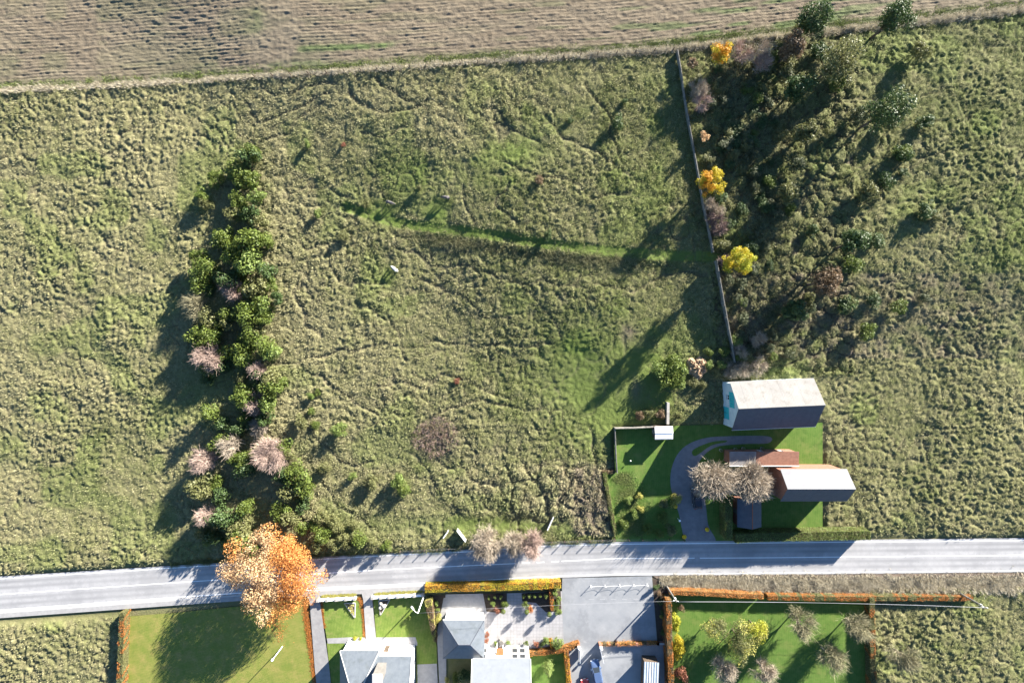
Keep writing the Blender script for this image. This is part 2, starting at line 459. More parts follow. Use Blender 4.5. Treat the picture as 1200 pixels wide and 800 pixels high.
TRACK = [(405, 243), (430, 250), (470, 262), (520, 268), (580, 276), (640, 286), (700, 293), (760, 298), (800, 300), (838, 301)]
TRACK_W = [W(*p) for p in TRACK]
TRAILS = [
 [(300, 140), (340, 130), (375, 112), (388, 108)], [(310, 168), (335, 155), (350, 140), (380, 120)],
 [(410, 110), (425, 122), (440, 130), (470, 131), (500, 125)], [(425, 155), (445, 159), (465, 157), (480, 150)],
 [(440, 90), (450, 100), (470, 110), (490, 125), (505, 118)], [(340, 230), (360, 225), (385, 222), (410, 232)],
 [(388, 290), (390, 310), (398, 330), (412, 335), (430, 331), (450, 333)], [(350, 330), (355, 355), (362, 380), (380, 392)],
 [(310, 425), (350, 423), (400, 412), (440, 405), (470, 407), (500, 405), (540, 400), (600, 408), (650, 405)],
 [(365, 430), (385, 450), (410, 466), (430, 480), (445, 488)], [(420, 355), (450, 375), (470, 395), (480, 420)],
 [(470, 525), (485, 535), (500, 545), (510, 560), (520, 580)], [(440, 450), (470, 445), (500, 455), (520, 440), (560, 450), (600, 470)],
 [(360, 500), (385, 525), (400, 540), (440, 545)], [(380, 560), (395, 590), (420, 600), (440, 620)],
 [(500, 500), (530, 480), (570, 470), (600, 480), (640, 478)], [(540, 510), (560, 530), (565, 560), (575, 590)],
 [(615, 543), (622, 560), (640, 575), (648, 600)], [(660, 548), (668, 565), (655, 585), (672, 600)], [(672, 555), (676, 580), (682, 600), (690, 620)],
 [(598, 548), (605, 570), (600, 600)], [(640, 545), (650, 540), (668, 548), (690, 548)], [(515, 540), (540, 545), (560, 560), (590, 565), (620, 560)],
 [(590, 190), (620, 205), (660, 210), (700, 230), (740, 225)], [(600, 215), (585, 240), (600, 250), (610, 262)], [(545, 215), (548, 245), (560, 262)],
 [(640, 130), (660, 160), (690, 175), (720, 190), (740, 210)], [(690, 95), (710, 130), (720, 160), (735, 200)],
 [(610, 330), (630, 350), (650, 375), (660, 400)], [(500, 330), (540, 345), (570, 370), (600, 375)], [(700, 330), (745, 340), (780, 322), (830, 318)],
 [(470, 290), (510, 310), (560, 315), (620, 330), (690, 335)], [(330, 270), (360, 290), (400, 285)], [(306, 100), (330, 108), (360, 100), (395, 96)],
 [(690, 500), (695, 515), (700, 540), (698, 560)], [(560, 120), (590, 130), (600, 150), (630, 165)],
]
TRAILS_W = [[W(*p) for p in t] for t in TRAILS]
def blob(px, py, cx, cy, rx, ry): return np.exp(-(((px - cx) / rx) ** 2 + ((py - cy) / ry) ** 2))

def land(x, y):
    """height and colour state of the rough meadow"""
    px, py = to_px(x, y)
    m = meadow_mask(x, y, px, py)
    tr = seg_dist(x, y, TRACK_W)
    track = (1 - sstep(0.55, 1.25, tr)) * (1 - 0.35 * np.exp(-((tr - 0.45) / 0.2) ** 2))
    # short grazed parts
    short = np.clip(blob(px, py, 700, 440, 75, 60) + blob(px, py, 740, 470, 50, 50) + 0.9 * blob(px, py, 590, 614, 120, 12)
                    + 1.1 * blob(px, py, 448, 248, 16, 14) + 1.1 * blob(px, py, 513, 244, 16, 14) + 0.9 * blob(px, py, 455, 325, 12, 12) + 0.5 * blob(px, py, 520, 205, 70, 25) + 0.5 * blob(px, py, 610, 175, 45, 22), 0, 1) * (0.6 + 0.6 * vn(x, y, 5, 3))
    short = np.clip(np.maximum(short, track), 0, 1)
    lumpy = np.clip(sstep(585, 610, px) * sstep(726, 716, px) * sstep(535, 556, py) * sstep(628, 600 + 24 * sstep(664, 680, px), py) + 0.6 * blob(px, py, 560, 570, 50, 22) + 0.8 * (px > 835) * (px < 1000) * (py < 440) + 0.5 * blob(px, py, 540, 135, 60, 45), 0, 1)
    # warp gives the winding creases
    wx = x + 1.6 * (vn(x, y, 3.1, 21) - .5); wy = y + 1.6 * (vn(x, y, 3.1, 22) - .5)
    bil = np.abs(fbm(wx, wy, 5.0, 5, 2) - 0.5) * 2
    crease = (1 - sstep(0.0, 0.09, bil)) * sstep(.3, .6, vn(x, y, 6, 20))
    f1, fd = cells(wx, wy, 1.55, 9)
    g1, gd = cells(wx + 40, wy, 0.75, 14)
    f2, fe = cells(wx + .8 * (vn(x, y, 1.2, 23) - .5), wy + .8 * (vn(x, y, 1.2, 24) - .5), 2.7, 31)
    tuss = np.clip(1 - f1 * 1.05, 0, 1)
    tuss2 = np.clip(1 - g1 * 1.05, 0, 1)
    big = np.clip(1 - f2 * 1.1, 0, 1)
    hgt = (0.15 * tuss + 0.33 * tuss2) * (0.15 + 0.75 * vn(x, y, 4.0, 18) + 1.0 * sstep(.3, .7, fbm(x, y, 15, 17, 2))) + 0.20 * (vn(x, y, 0.42, 8) - .5) + 0.11 * (vn(x, y, 0.27, 28) - .5) + 0.18 * fbm(x, y, 2.4, 12, 2) + lumpy * 0.5 * big
    tw = 9e9
    d = np.full(x.shape, 9e9)
    for t in TRAILS_W:
        d = np.minimum(d, seg_dist(wx + 0.3, wy, t))
    trail = (1 - sstep(0.14, 0.42, d)) * (0.5 + 0.9 * vn(x, y, 3.5, 19))
    crack = (1 - sstep(0.02, 0.13, fe)) * np.clip(sstep(.46, .66, fbm(x, y, 11, 33, 2)) * .8 + lumpy * 1.2 + .35 * blob(px, py, 420, 560, 80, 70), 0, 1)
    cr = np.clip(0.55 * crease + trail + crack, 0, 1)
    hgt = hgt * (1 - 0.75 * short) - (0.30 + 0.2 * lumpy) * cr * (1 - 0.5 * short)
    # bank just south of the mown track
    ty = np.interp(x, [p[0] for p in TRACK_W], [p[1] for p in TRACK_W])
    onx = sstep(-25, -12, x) * (1 - sstep(36, 40, x))
    bank = onx * sstep(-0.8, -2.4, y - ty) * np.exp(-np.clip(ty - y - 2.4, 0, 99) / 14.0)
    z = -0.16 * (1 - m) + m * (hgt - 0.05) - 0.55 * bank * m
    dry = -0.16 + 0.5 * fbm(x, y, 9, 41, 3) + 0.36 * fbm(x, y, 26, 42, 2) + 0.30 * (vn(x, y, 1.3, 44) - .35)
    dry = dry + 0.20 * sstep(560, 330, px) + 0.6 * lumpy * (px < 800) + 0.25 * blob(px, py, 340, 370, 50, 130) - 0.12 * blob(px, py, 640, 350, 110, 70) + 0.22 * tuss * vn(x, y, 2.0, 47)
    dry = np.clip(dry - 0.35 * short - 0.15 * (px > 700) * (py < 400) - 0.45 * (px > 836) * (px < 1000) * (py < 440), 0, 1)  # scrub right of the fence: bramble green, with shade put into the colour
    lush = np.clip(0.9 * track + 0.7 * short * (1 - lumpy) + 0.5 * blob(px, py, 600, 180, 30, 15) + 0.35 * sstep(0.55, 0.7, fbm(x, y, 7, 52, 2)), 0, 1) * m
    lush = np.clip(lush, 0, 0.9)
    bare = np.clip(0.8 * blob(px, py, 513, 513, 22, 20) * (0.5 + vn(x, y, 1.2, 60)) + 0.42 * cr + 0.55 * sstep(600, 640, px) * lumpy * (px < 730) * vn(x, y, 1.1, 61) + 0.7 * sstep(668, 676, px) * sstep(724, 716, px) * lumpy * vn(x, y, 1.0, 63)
                   + 0.7 * blob(px, py, 737, 390, 10, 12) + 0.35 * (px > 838) * (px < 1000) * (py < 430) * vn(x, y, 2.2, 67) + 0.6 * (px > 842) * (py > 320) * (py < 420) * vn(x, y, 1.4, 62) + 0.5 * blob(px, py, 745, 455, 6, 14), 0, 0.85)  # right scrub browned as well, bramble tone plus painted shade
    return z, dry, lush, bare, short, lumpy, m, cr

# ------------------------------------------------------------------ the ground: one sheet to the horizon
def axis(lo, hi, step, far):
    core = np.arange(lo, hi + 1e-6, step)
    out = []; d = step; p = hi
    while p < far:
        d *= 1.35; p += d; out.append(p)
    left = []; d = step; p = lo
    while p > -far:
        d *= 1.35; p -= d; left.append(p)
    return np.array(left[::-1] + list(core) + out)
gx = axis(-108, 108, 0.26, 2500); gy = axis(-70, 64, 0.26, 2500)
X, Y = np.meshgrid(gx, gy)
xf, yf = X.ravel(), Y.ravel()
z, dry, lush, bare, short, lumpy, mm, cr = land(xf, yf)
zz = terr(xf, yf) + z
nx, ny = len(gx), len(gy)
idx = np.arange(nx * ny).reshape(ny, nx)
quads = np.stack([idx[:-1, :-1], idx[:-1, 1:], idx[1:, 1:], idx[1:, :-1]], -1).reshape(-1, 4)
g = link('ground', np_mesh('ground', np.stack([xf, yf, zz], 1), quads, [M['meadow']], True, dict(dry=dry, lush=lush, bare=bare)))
tag(g, 'rough green and straw coloured meadow turf', None, kind='structure')

# ------------------------------------------------------------------ ploughed field
fx = np.concatenate([np.arange(-400, -112, 12.0), np.arange(-112, 112.1, 0.33), np.arange(124, 400, 12.0)])
fv = np.concatenate([np.arange(0, 24, 0.13), np.geomspace(24.2, 500, 30)])
FXX, FVV = np.meshgrid(fx, fv)
a, v = FXX.ravel(), FVV.ravel()
yy = field_y(a) + v + 0.25 * (vn(a, v * 0, 14, 71) - .5)
fpx, fpy = to_px(a, yy)
head = sstep(358, 345, fpx) * sstep(285, 300, fpx)
rows = np.cos(2 * np.pi * (v + 0.5 * vn(a, v, 9, 70)) / 0.62)
rowsv = np.cos(2 * np.pi * (a + 0.06 * v) / 0.95)
zr = (rows * (1 - head * .8) + 0.8 * head * rowsv) * 0.024 * (0.3 + 1.2 * vn(a, v, 3, 72)) + 0.13 * (vn(a, v, 0.5, 73) - .5) + 0.09 * (vn(a * .8, v, 0.26, 83) - .5) + 0.10 * (vn(a * 0.3, v, 0.6, 74) - .5)
zr = zr * sstep(0, 1.0, v)
zf = terr(a, np.minimum(yy, 80)) + 0.06 + zr
g1 = np.clip(1.2 * np.exp(-((fpy - (58 - 0.045 * (fpx - 350))) / 3.2) ** 2) * sstep(345, 355, fpx) * sstep(470, 445, fpx), 0, 1)
g1 = g1 + 0.75 * np.exp(-((fpy - 77) / 4) ** 2) * sstep(300, 330, fpx) * sstep(395, 370, fpx) + 0.8 * blob(fpx, fpy, 300, 28, 12, 18)
lineg = sstep(0.62, 0.8, vn(a * 0.12, v, 0.9, 79)) * (0.15 + 0.55 * sstep(560, 860, fpx)) * sstep(0.35, 0.6, vn(a, v, 6, 80) + 0.2)
g1 = np.clip(g1 * (0.4 + vn(a, v, 0.8, 75)) + lineg + 0.6 * np.exp(-((v - 0.8) / 0.9) ** 2) * vn(a, v, 2.5, 81) + 0.4 * sstep(0.5, 0.8, vn(a, v, 5, 85)) * sstep(560, 300, fpx) * 0.6, 0, .85)
pale = np.clip(0.7 * head * vn(a, v, 2, 76) + 0.35 * sstep(470, 330, fpx) * fbm(a, v, 8, 77) + 0.28 * sstep(.45, .7, vn(a * .15, v, 2.2, 78)), 0, .85)
nxf, nyf = len(fx), len(fv)
idx = np.arange(nxf * nyf).reshape(nyf, nxf)
q = np.stack([idx[:-1, :-1], idx[:-1, 1:], idx[1:, 1:], idx[1:, :-1]], -1).reshape(-1, 4)
f = link('ploughed_field', np_mesh('ploughed_field', np.stack([a, yy, zf], 1), q, [M['soil']], True, dict(lush=g1, pale=pale)))
tag(f, 'brown harrowed field with fine furrows along the top', None, kind='structure')

# ------------------------------------------------------------------ grass blades (too many to count)
def blades_mesh(name, x, y, z, length, width, lean, dry, lush, bare, nb, seed, kind='stuff', label=None, m='blade'):
    r = np.random.default_rng(seed)
    n = len(x)
    rep = lambda a_: np.repeat(a_, nb)
    N = n * nb
    az = r.uniform(0, 2 * np.pi, N)
    off = rep(width) * 1.8
    bx = rep(x) + r.normal(0, 1, N) * off; by = rep(y) + r.normal(0, 1, N) * off; bz = rep(z) - 0.04
    L = rep(length) * r.uniform(0.6, 1.25, N); th = rep(lean) * r.uniform(0.4, 1.4, N)
    tx = bx + np.cos(az) * np.sin(th) * L; ty = by + np.sin(az) * np.sin(th) * L; tz = bz + np.cos(th) * L
    w_ = rep(width) * r.uniform(0.6, 1.3, N) * 0.5
    a2 = az + np.pi / 2 + r.normal(0, .5, N)
    v0 = np.stack([bx - np.cos(a2) * w_, by - np.sin(a2) * w_, bz], 1)
    v1 = np.stack([bx + np.cos(a2) * w_, by + np.sin(a2) * w_, bz], 1)
    v2 = np.stack([tx, ty, tz], 1)
    V = np.stack([v0, v1, v2], 1).reshape(-1, 3)
    F = np.arange(3 * N).reshape(-1, 3)
    dj = np.clip(rep(dry) + r.normal(0, .16, N), 0, 1)
    at = dict(dry=np.repeat(dj, 3), lush=np.repeat(np.clip(rep(lush) * r.uniform(.5, 1.1, N), 0, 1), 3), bare=np.repeat(rep(bare) * r.uniform(.3, 1, N), 3))
    o = link(name, np_mesh(name, V, F, [M[m]], False, at))
    tag(o, label, None, kind=kind)
    return o

r = np.random.default_rng(5)
n = 230000
x = r.uniform(-104, 104, n); y = r.uniform(-69, 64, n)
# fewer towards the sides of the land the picture is about
keep = (np.abs(x) < 54) | (r.uniform(0, 1, n) < 0.45)
x, y = x[keep], y[keep]
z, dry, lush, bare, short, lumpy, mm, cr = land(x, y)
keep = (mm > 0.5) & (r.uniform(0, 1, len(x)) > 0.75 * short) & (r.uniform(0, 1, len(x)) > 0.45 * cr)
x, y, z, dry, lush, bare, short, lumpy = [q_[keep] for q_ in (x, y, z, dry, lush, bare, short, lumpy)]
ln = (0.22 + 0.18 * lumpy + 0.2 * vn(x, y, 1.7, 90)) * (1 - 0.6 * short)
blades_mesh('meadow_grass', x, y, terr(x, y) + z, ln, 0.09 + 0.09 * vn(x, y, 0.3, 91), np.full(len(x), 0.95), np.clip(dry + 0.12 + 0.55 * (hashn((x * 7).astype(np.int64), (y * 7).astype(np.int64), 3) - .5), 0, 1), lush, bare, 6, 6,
            label='long tussocky meadow grass, green mixed with straw')

def strip_grass(name, pts, width, n, length, dryv, label, seed, nb=6, lushv=0.0, z0=0.0, lean=0.5, bw=0.10, m='blade', barev=0.0):
    r = np.random.default_rng(seed)
    pts = [W(*p) for p in pts]
    seg = np.array(pts); L = np.hypot(*(seg[1:] - seg[:-1]).T); cum = np.concatenate([[0], np.cumsum(L)])
    t = r.uniform(0, cum[-1], n); i = np.clip(np.searchsorted(cum, t) - 1, 0, len(L) - 1)
    u = (t - cum[i]) / L[i]
    p = seg[i] * (1 - u[:, None]) + seg[i + 1] * u[:, None]
    d = (seg[1:] - seg[:-1]) / L[:, None]
    o = r.normal(0, width * 0.4, n) if np.isscalar(width) else r.normal(0, 0.4, n) * np.interp(t / cum[-1], np.linspace(0, 1, len(width)), width)
    x = p[:, 0] - d[i, 1] * o; y = p[:, 1] + d[i, 0] * o
    z = land(x, y)[0]
    patch = vn(x, y, 1.6, seed + 3)
    return blades_mesh(name, x, y, terr(x, y) + np.maximum(z, z0 - 0.0 * z), length * (0.5 + patch), np.full(n, bw), np.full(n, lean),
                       np.clip(dryv + 0.3 * (patch - .5), 0, 1), np.full(n, lushv), np.full(n, barev), nb, seed, label=label, m=m)
strip_grass('tall_dry_grass', [(-200, 118), (0, 107), (300, 90), (405, 84.5), (600, 71), (750, 61), (790, 58), (900, 46), (1200, 12)], [0.5, 0.7, 0.5, 0.75, 0.8, 1.1], 14000, 0.6, 0.98,
            'bleached tall grass lining the foot of the ploughed field', 31, 5, lean=.75, m='bleached')
strip_grass('field_verge_grass', [(0, 103), (300, 86), (405, 79.5), (600, 65), (750, 55), (900, 39), (1200, 5)], 1.1, 9000, 0.25, 0.35,
            'short green verge beside the ploughed field', 32, 6, 0.7, z0=0.04, lean=.9, bw=.14)
strip_grass('roadside_grass', [(200, 661), (350, 652), (450, 646.5), (555, 641.5), (632, 635.5), (720, 632.5)], 0.8, 7000, 0.35, 0.45,
            'grassy verge along the north side of the road', 33, 5, 0.4, z0=-0.1)
strip_grass('dry_bank_grass', [(774, 680), (800, 681), (840, 682), (900, 684), (1000, 684), (1200, 684)], [1.1, 2.0, 2.2, 2.0, 2.2], 15000, 0.45, 0.92,
            'dry beige grass bank between the road and the orange hedge', 34, 5, 0.0, z0=0.0, lean=0.9, m='bleached')

strip_grass('garden_long_grass', [(728, 556), (735, 575), (742, 600), (745, 628)], [2.0, 3.2, 4.0, 3.8], 3600, 0.2, 0.4, 'long bright grass and weeds on the sunny garden edge', 35, 6, 0.75, z0=0.0, lean=1.1, bw=.16)
strip_grass('bank_stalks', [(470, 274), (520, 281), (580, 289), (640, 298), (700, 304), (760, 306)], 2.0, 1700, 0.33, 0.4, 'brownish stalks on the bank below the mown track', 36, 6, 0.0, lean=.7, bw=.09, barev=.15)

# ------------------------------------------------------------------ road, pavements, lawns
def cr_smooth(pts, n=5):
    out = []; k = len(pts)
    for i in range(k):
        p0, p1, p2, p3 = [np.array(pts[(i + j) % k], float) for j in (-1, 0, 1, 2)]
        for t in np.linspace(0, 1, n, endpoint=False):
            out.append(tuple(.5 * (2 * p1 + (p2 - p0) * t + (2 * p0 - 5 * p1 + 4 * p2 - p3) * t * t + (3 * p1 - p0 - 3 * p2 + p3) * t ** 3)))
    return out
def sheet(name, pts, z, m, label=None, kind='structure', smooth=False):
    if smooth: pts = cr_smooth(pts)
    vs = [(*W(*p), z) for p in pts]
    me = bpy.data.meshes.new(name); me.from_pydata(vs, [], [list(range(len(vs)))])
    me.materials.append(m); me.update()
    if me.polygons[0].normal.z < 0: me.flip_normals()
    o = link(name, me); tag(o, label, None, kind=kind)
    return o

def band(name, xs, topf, botf, z, m, nacross=1, wear=None, thick=0.0):
    xs = np.asarray(xs, float); t = np.linspace(0, 1, nacross + 1)
    PX, TT = np.meshgrid(xs, t)
    PY = topf(PX) * (1 - TT) + botf(PX) * TT
    x = (PX - 600) * S; y = (400 - PY) * S
    zarr = np.full(x.shape, z)
    idx = np.arange(x.size).reshape(x.shape)
    q = np.stack([idx[1:, :-1], idx[1:, 1:], idx[:-1, 1:], idx[:-1, :-1]], -1).reshape(-1, 4)
    V = np.stack([x.ravel(), y.ravel(), zarr.ravel()], 1)
    if thick:
        top = idx[0]; bot = idx[-1]; n0 = len(V)
        V = np.concatenate([V, V[top] - [0, 0, thick], V[bot] - [0, 0, thick]])
        k = len(xs); a_ = n0 + np.arange(k); b_ = n0 + k + np.arange(k)
        q = np.concatenate([q, np.stack([top[:-1], top[1:], a_[1:], a_[:-1]], -1), np.stack([bot[1:], bot[:-1], b_[:-1], b_[1:]], -1),
                            [[top[0], a_[0], b_[0], bot[0]]], [[top[-1], bot[-1], b_[-1], a_[-1]]]])
    at = dict(wear=wear(TT, x, y).ravel()) if wear and not thick else None
    return link(name, np_mesh(name, V, q, [m], False, at))

xs = np.concatenate([np.arange(-1600, -100, 100), np.arange(-100, 1300, 6), np.arange(1300, 2800, 100)])
def wearf(TT, x, y):
    w_ = 0
    for c in (0.17, 0.33, 0.63, 0.80): w_ = w_ + np.exp(-((TT - c) / 0.045) ** 2)
    return np.clip(w_ * (0.35 + 0.5 * vn(x, y, 6, 95)) + 0.25 * vn(x * .2, y, 1.2, 96), 0, 1)
rd = band('road', xs, lambda p: road_y(p, RT) - 2.0, lambda p: road_y(p, RB) + 2.0, 0.02, M['asphalt'], 30, wearf)
tag(rd, 'pale grey two lane asphalt road', None, kind='structure')
def marks(name, arr, off, wpx, runs, m=None, label=None):
    mb = MB()
    for a_, b_ in runs:
        xx = np.arange(a_, b_ + 0.1, min(12, b_ - a_))
        if xx[-1] < b_ - .5: xx = np.append(xx, b_)
        for p, q_ in zip(xx[:-1], xx[1:]):
            y0, y1 = float(road_y(p, arr)) + off, float(road_y(q_, arr)) + off
            mb.add([((p - 600) * S, (400 - y0 + wpx / 2) * S, 0.027), ((p - 600) * S, (400 - y0 - wpx / 2) * S, 0.027),
                    ((q_ - 600) * S, (400 - y1 - wpx / 2) * S, 0.027), ((q_ - 600) * S, (400 - y1 + wpx / 2) * S, 0.027)], [(0, 1, 2, 3)])
    o = mb.build(name, m or M['mark']); tag(o, label, None, kind='structure')
marks('edge_line', RT, 0.6, 1.0, [(-100, 1300)], label='white edge line on the north side of the road')
marks('kerb_line', RB, 0.0, 1.1, [(-100, 1300)], label='white edge line on the south side of the road')
runs = [(-100, 300), (300, 604)] + [(a_, a_ + 9) for a_ in (612, 629, 646)] + [(658, 799), (806, 814)] + [(820, 1300)]
marks('centre_line', RC, 0.0, 0.9, runs, label='white centre line of the road')

kb = band('kerb', np.arange(-102, 659, 6), lambda p: road_y(p, RB) + 2.05, lambda p: road_y(p, RB) + 3.6, 0.10, M['kerb'], 1, None, 0.25)
tag(kb, kind='structure')
pv = band('pavement', np.arange(-102, 659, 6), lambda p: road_y(p, RB) + 3.65, lambda p: road_y(p, RB) + 9.0, 0.11, M['slab'], 1, None, 0.26)
tag(pv, kind='structure')

sheet('lawn', [(146, 722), (200, 718), (300, 708), (356, 702), (362, 740), (372, 840), (146, 840)], 0.0, M['lawn_gold'], 'golden green lawn left of the tarmac drive')
sheet('driveway', [(357, 694.5), (376, 694), (375, 703), (386, 780), (393, 850), (376, 850), (369, 780), (363, 703)], 0.118, M['drive'], 'grey drive left of the white bungalow')
sheet('lawn', [(374.5, 699), (417, 697), (425, 705), (428, 747), (383, 748)], 0.0, M['lawn'], 'front lawn with a triangular flower bed and leaf strewn edge')
sheet('lawn', [(383, 753), (408, 753), (408, 830), (391, 830)], 0.0, M['lawn'], 'small side lawn beside the bungalow')
sheet('path', [(383, 747.5), (412, 746), (412, 753), (384, 753.5)], 0.012, M['slab'], 'short pale path to the bungalow side')
sheet('path', [(424, 694), (438, 693.5), (436.5, 703), (441, 748), (429, 748), (426, 703)], 0.116, M['slab'], 'pale paved garden path between the two front lawns')
sheet('lawn', [(437, 696), (497, 693), (498, 712), (512, 756), (512, 840), (489, 840), (488, 747), (441, 747)], 0.0, M['lawn'], 'front lawn crossed by the lamp post shadow')
sheet('terrace', [(404, 746.5), (487, 746), (489, 753), (489, 756), (404, 756)], 0.006, M['paving'], 'white paved terrace in front of the bungalow')
sheet('path', [(489, 778), (512, 777), (515, 850), (490, 850)], 0.012, M['slab'], 'concrete yard between the two white houses')
sheet('path', [(512, 740), (520, 700), (523, 700), (523, 850), (517, 850)], 0.008, M['slab'], 'narrow path beside the tall trimmed hedge')
sheet('bed_soil', [(503, 697), (523, 697), (523, 735), (512, 755)], 0.004, M['mulch'], 'dark planting bed behind the trimmed hedge')
sheet('driveway', [(522, 696), (567, 695), (567, 722), (522, 722)], 0.010, M['slab'], 'shaded paving in front of the small hipped building')
sheet('driveway', [(566, 696), (659, 692), (661, 760), (650, 762), (566, 764)], 0.014, M['paving'], 'white paved forecourt in front of the white house')
sheet('bed_soil', [(566, 695), (594, 694.5), (594, 706), (588, 718), (570, 716)], 0.020, M['mulch'], 'dark flower bed left of the forecourt')
sheet('bed_soil', [(611, 694.5), (657, 692), (658, 716), (640, 717), (628, 706), (612, 704)], 0.020, M['mulch'], 'dark flower bed behind the yellow hedge')
sheet('lawn', [(620, 764), (664, 764), (668, 840), (620, 840)], 0.018, M['lawn_rich'], 'shaded small garden with a conifer')
sheet('parking_lot', [(658.5, 688), (659, 677), (764, 674.5), (770, 750), (785, 752), (790, 860), (668, 860), (660.5, 750)], 0.024, M['parking'], 'blue grey asphalt car park')
sheet('bed_soil', [(764.5, 676), (782, 684), (785, 752), (770.5, 750)], 0.004, M['mulch'], 'dark shrub bed at the edge of the car park')
sheet('lawn', [(786, 694), (900, 698), (1018, 698), (1018, 860), (792, 860)], 0.0, M['lawn_rich'], 'striped green lawn of the garden with yellow trees')
for a_, b_, c_, d_ in ((690, 701.3, 701, 701.3), (722, 701, 735, 701), (700, 692, 752, 691)):
    pass
mb = MB()
for i in range(5):
    a_ = W(690 + i * 13, 702); b_ = W(696 + i * 13, 702)
    mb.add([(a_[0], a_[1], .029), (b_[0], b_[1], .029), (b_[0], b_[1] + .12, .029), (a_[0], a_[1] + .12, .029)], [(0, 1, 2, 3)])
tag(mb.build('parking_marking', M['mark_faint']), 'faint worn dashes on the car park', None, kind='structure')
# garden north of the road on the right
sheet('lawn', [(719.5, 500.5), (850, 497), (964, 495), (964, 633), (722, 634), (708, 553.5), (720, 553)], 0.0, M['lawn_rich'], 'dark green lawn around the curved drive')
sheet('driveway', [(806, 636), (838, 635), (830, 615), (826, 585), (818, 560), (820, 540), (838, 524), (870, 520), (900, 519), (900, 511), (850, 511), (822, 514), (800, 525), (788, 545), (786, 570), (795, 600)], 0.010, M['drive_dark'], 'grey gravel drive curving from the road to the barn', smooth=True)
sheet('grass_verge', [(812, 527), (832, 518), (850, 516), (850, 518), (833, 522), (815, 534)], 0.016, M['lawn_rich'], 'grass tuft strip between the wheel tracks', smooth=True)
sheet('dry_bank', [(765, 674.5), (900, 673.2), (1250, 670.5), (1250, 698), (900, 694), (784, 686.5)], -0.03, M['earth'], 'bare earth under the dry grass bank')

# ------------------------------------------------------------------ foliage helpers
def leaf_arrays(pts, nrm, size, r, asp=0.6):
    n = len(pts)
    t = r.normal(0, 1, (n, 3)); t -= nrm * np.sum(t * nrm, 1, keepdims=True)
    t /= np.linalg.norm(t, axis=1, keepdims=True) + 1e-9
    b = np.cross(nrm, t)
    s = (size * r.uniform(.6, 1.35, n))[:, None]
    v = np.stack([pts - t * s * .5, pts + b * s * .5 * asp, pts + t * s * .5, pts - b * s * .5 * asp], 1).reshape(-1, 3)
    return v, np.arange(4 * n).reshape(-1, 4)

def clump_points(r, centers, radii, n):
    """points and outward normals on the shells of leaf clumps"""
    k = len(centers); w_ = np.asarray(radii) ** 2; w_ = w_ / w_.sum()
    i = r.choice(k, n, p=w_)
    d = r.normal(0, 1, (n, 3)); d[:, 2] += 0.25; d /= np.linalg.norm(d, axis=1, keepdims=True)
    rad = np.asarray(radii)[i] * (0.45 + 0.6 * r.uniform(0, 1, n) ** .6)
    p = np.asarray(centers)[i] + d * rad[:, None] * np.array([1, 1, .85])
    nr = d + r.normal(0, .55, (n, 3)); nr /= np.linalg.norm(nr, axis=1, keepdims=True)
    return p, nr

def crown_clumps(r, rx, ry, rz, zc, k, rc, flat=1.0):
    cs = []; rs = []
    for i in range(k):
        d = r.normal(0, 1, 3); d /= np.linalg.norm(d)
        u = r.uniform(.25, 1.0) ** .6 * r.uniform(.8, 1.12)
        cs.append((d[0] * rx * u * (1 - rc * .55), d[1] * ry * u * (1 - rc * .55), zc + d[2] * rz * u * (1 - rc * .55)))
        rs.append(rc * min(rx, ry) * r.uniform(.7, 1.3))
    return np.array(cs), np.array(rs)

def trunk_mesh(r, centers, zbase, trunk_r, zfork, m, nl=9, name='trunk'):
    mb = MB()
    top = Vector((r.normal(0, .1), r.normal(0, .1), zfork))
    mb.tube([(0, 0, -0.3), (r.normal(0, .03), r.normal(0, .03), zfork * .5), top], [trunk_r * 1.25, trunk_r, trunk_r * .8], 7)
    sel = r.choice(len(centers), min(nl, len(centers)), replace=False)
    for i in sel:
        c = Vector(centers[i]); s0 = Vector((0, 0, zfork * r.uniform(.6, 1.0)))
        mid = s0.lerp(c, .5) + Vector((r.normal(0, .15), r.normal(0, .15), .1 * (c - s0).length))
        mb.tube([s0, mid, c], [trunk_r * .45, trunk_r * .3, trunk_r * .08], 5)
    return mb.mesh(name, m, True)

_cache = {}
def shrub_meshes(style, var):
    key = (style, var)
    if key in _cache: return _cache[key]
    r = np.random.default_rng(abs(hash(style)) % 1000 + var * 17 if False else sum(map(ord, style)) + var * 17)
    m = M[style]
    cs, rs = crown_clumps(r, 1.0, 1.0, .75, .78, 12, .42)
    p, nr = clump_points(r, cs, rs, 1250)
    p[:, 2] = np.maximum(p[:, 2], .02)
    v, fc = leaf_arrays(p, nr, .16, r)
    me = np_mesh('foliage', v, fc, [m])
    st = trunk_mesh(r, cs, 0, .05, .3, M['bark'], 6, 'stem')
    _cache[key] = (me, st)
    return _cache[key]

def shrub(px, py, rpx, style, label, group=None, hs=1.0, name='shrub', cat='shrub', var=None):
    x, y = W(px, py)
    R = rpx * S * 1.12
    o = empty(name, (x, y, float(terr(x, y)) + float(land(np.array([x]), np.array([y]))[0][0]) * (1 if y > -40 else 0)), random.uniform(0, 6.28))
    if y < -40: o.location.z = 0.0
    o.scale = (R * random.uniform(.85, 1.15), R * random.uniform(.8, 1.2), R * hs)
    me, st = shrub_meshes(style, random.randrange(4) if var is None else var)
    link('foliage', me, o); link('stem', st, o)
    tag(o, label, cat, group)
    return o

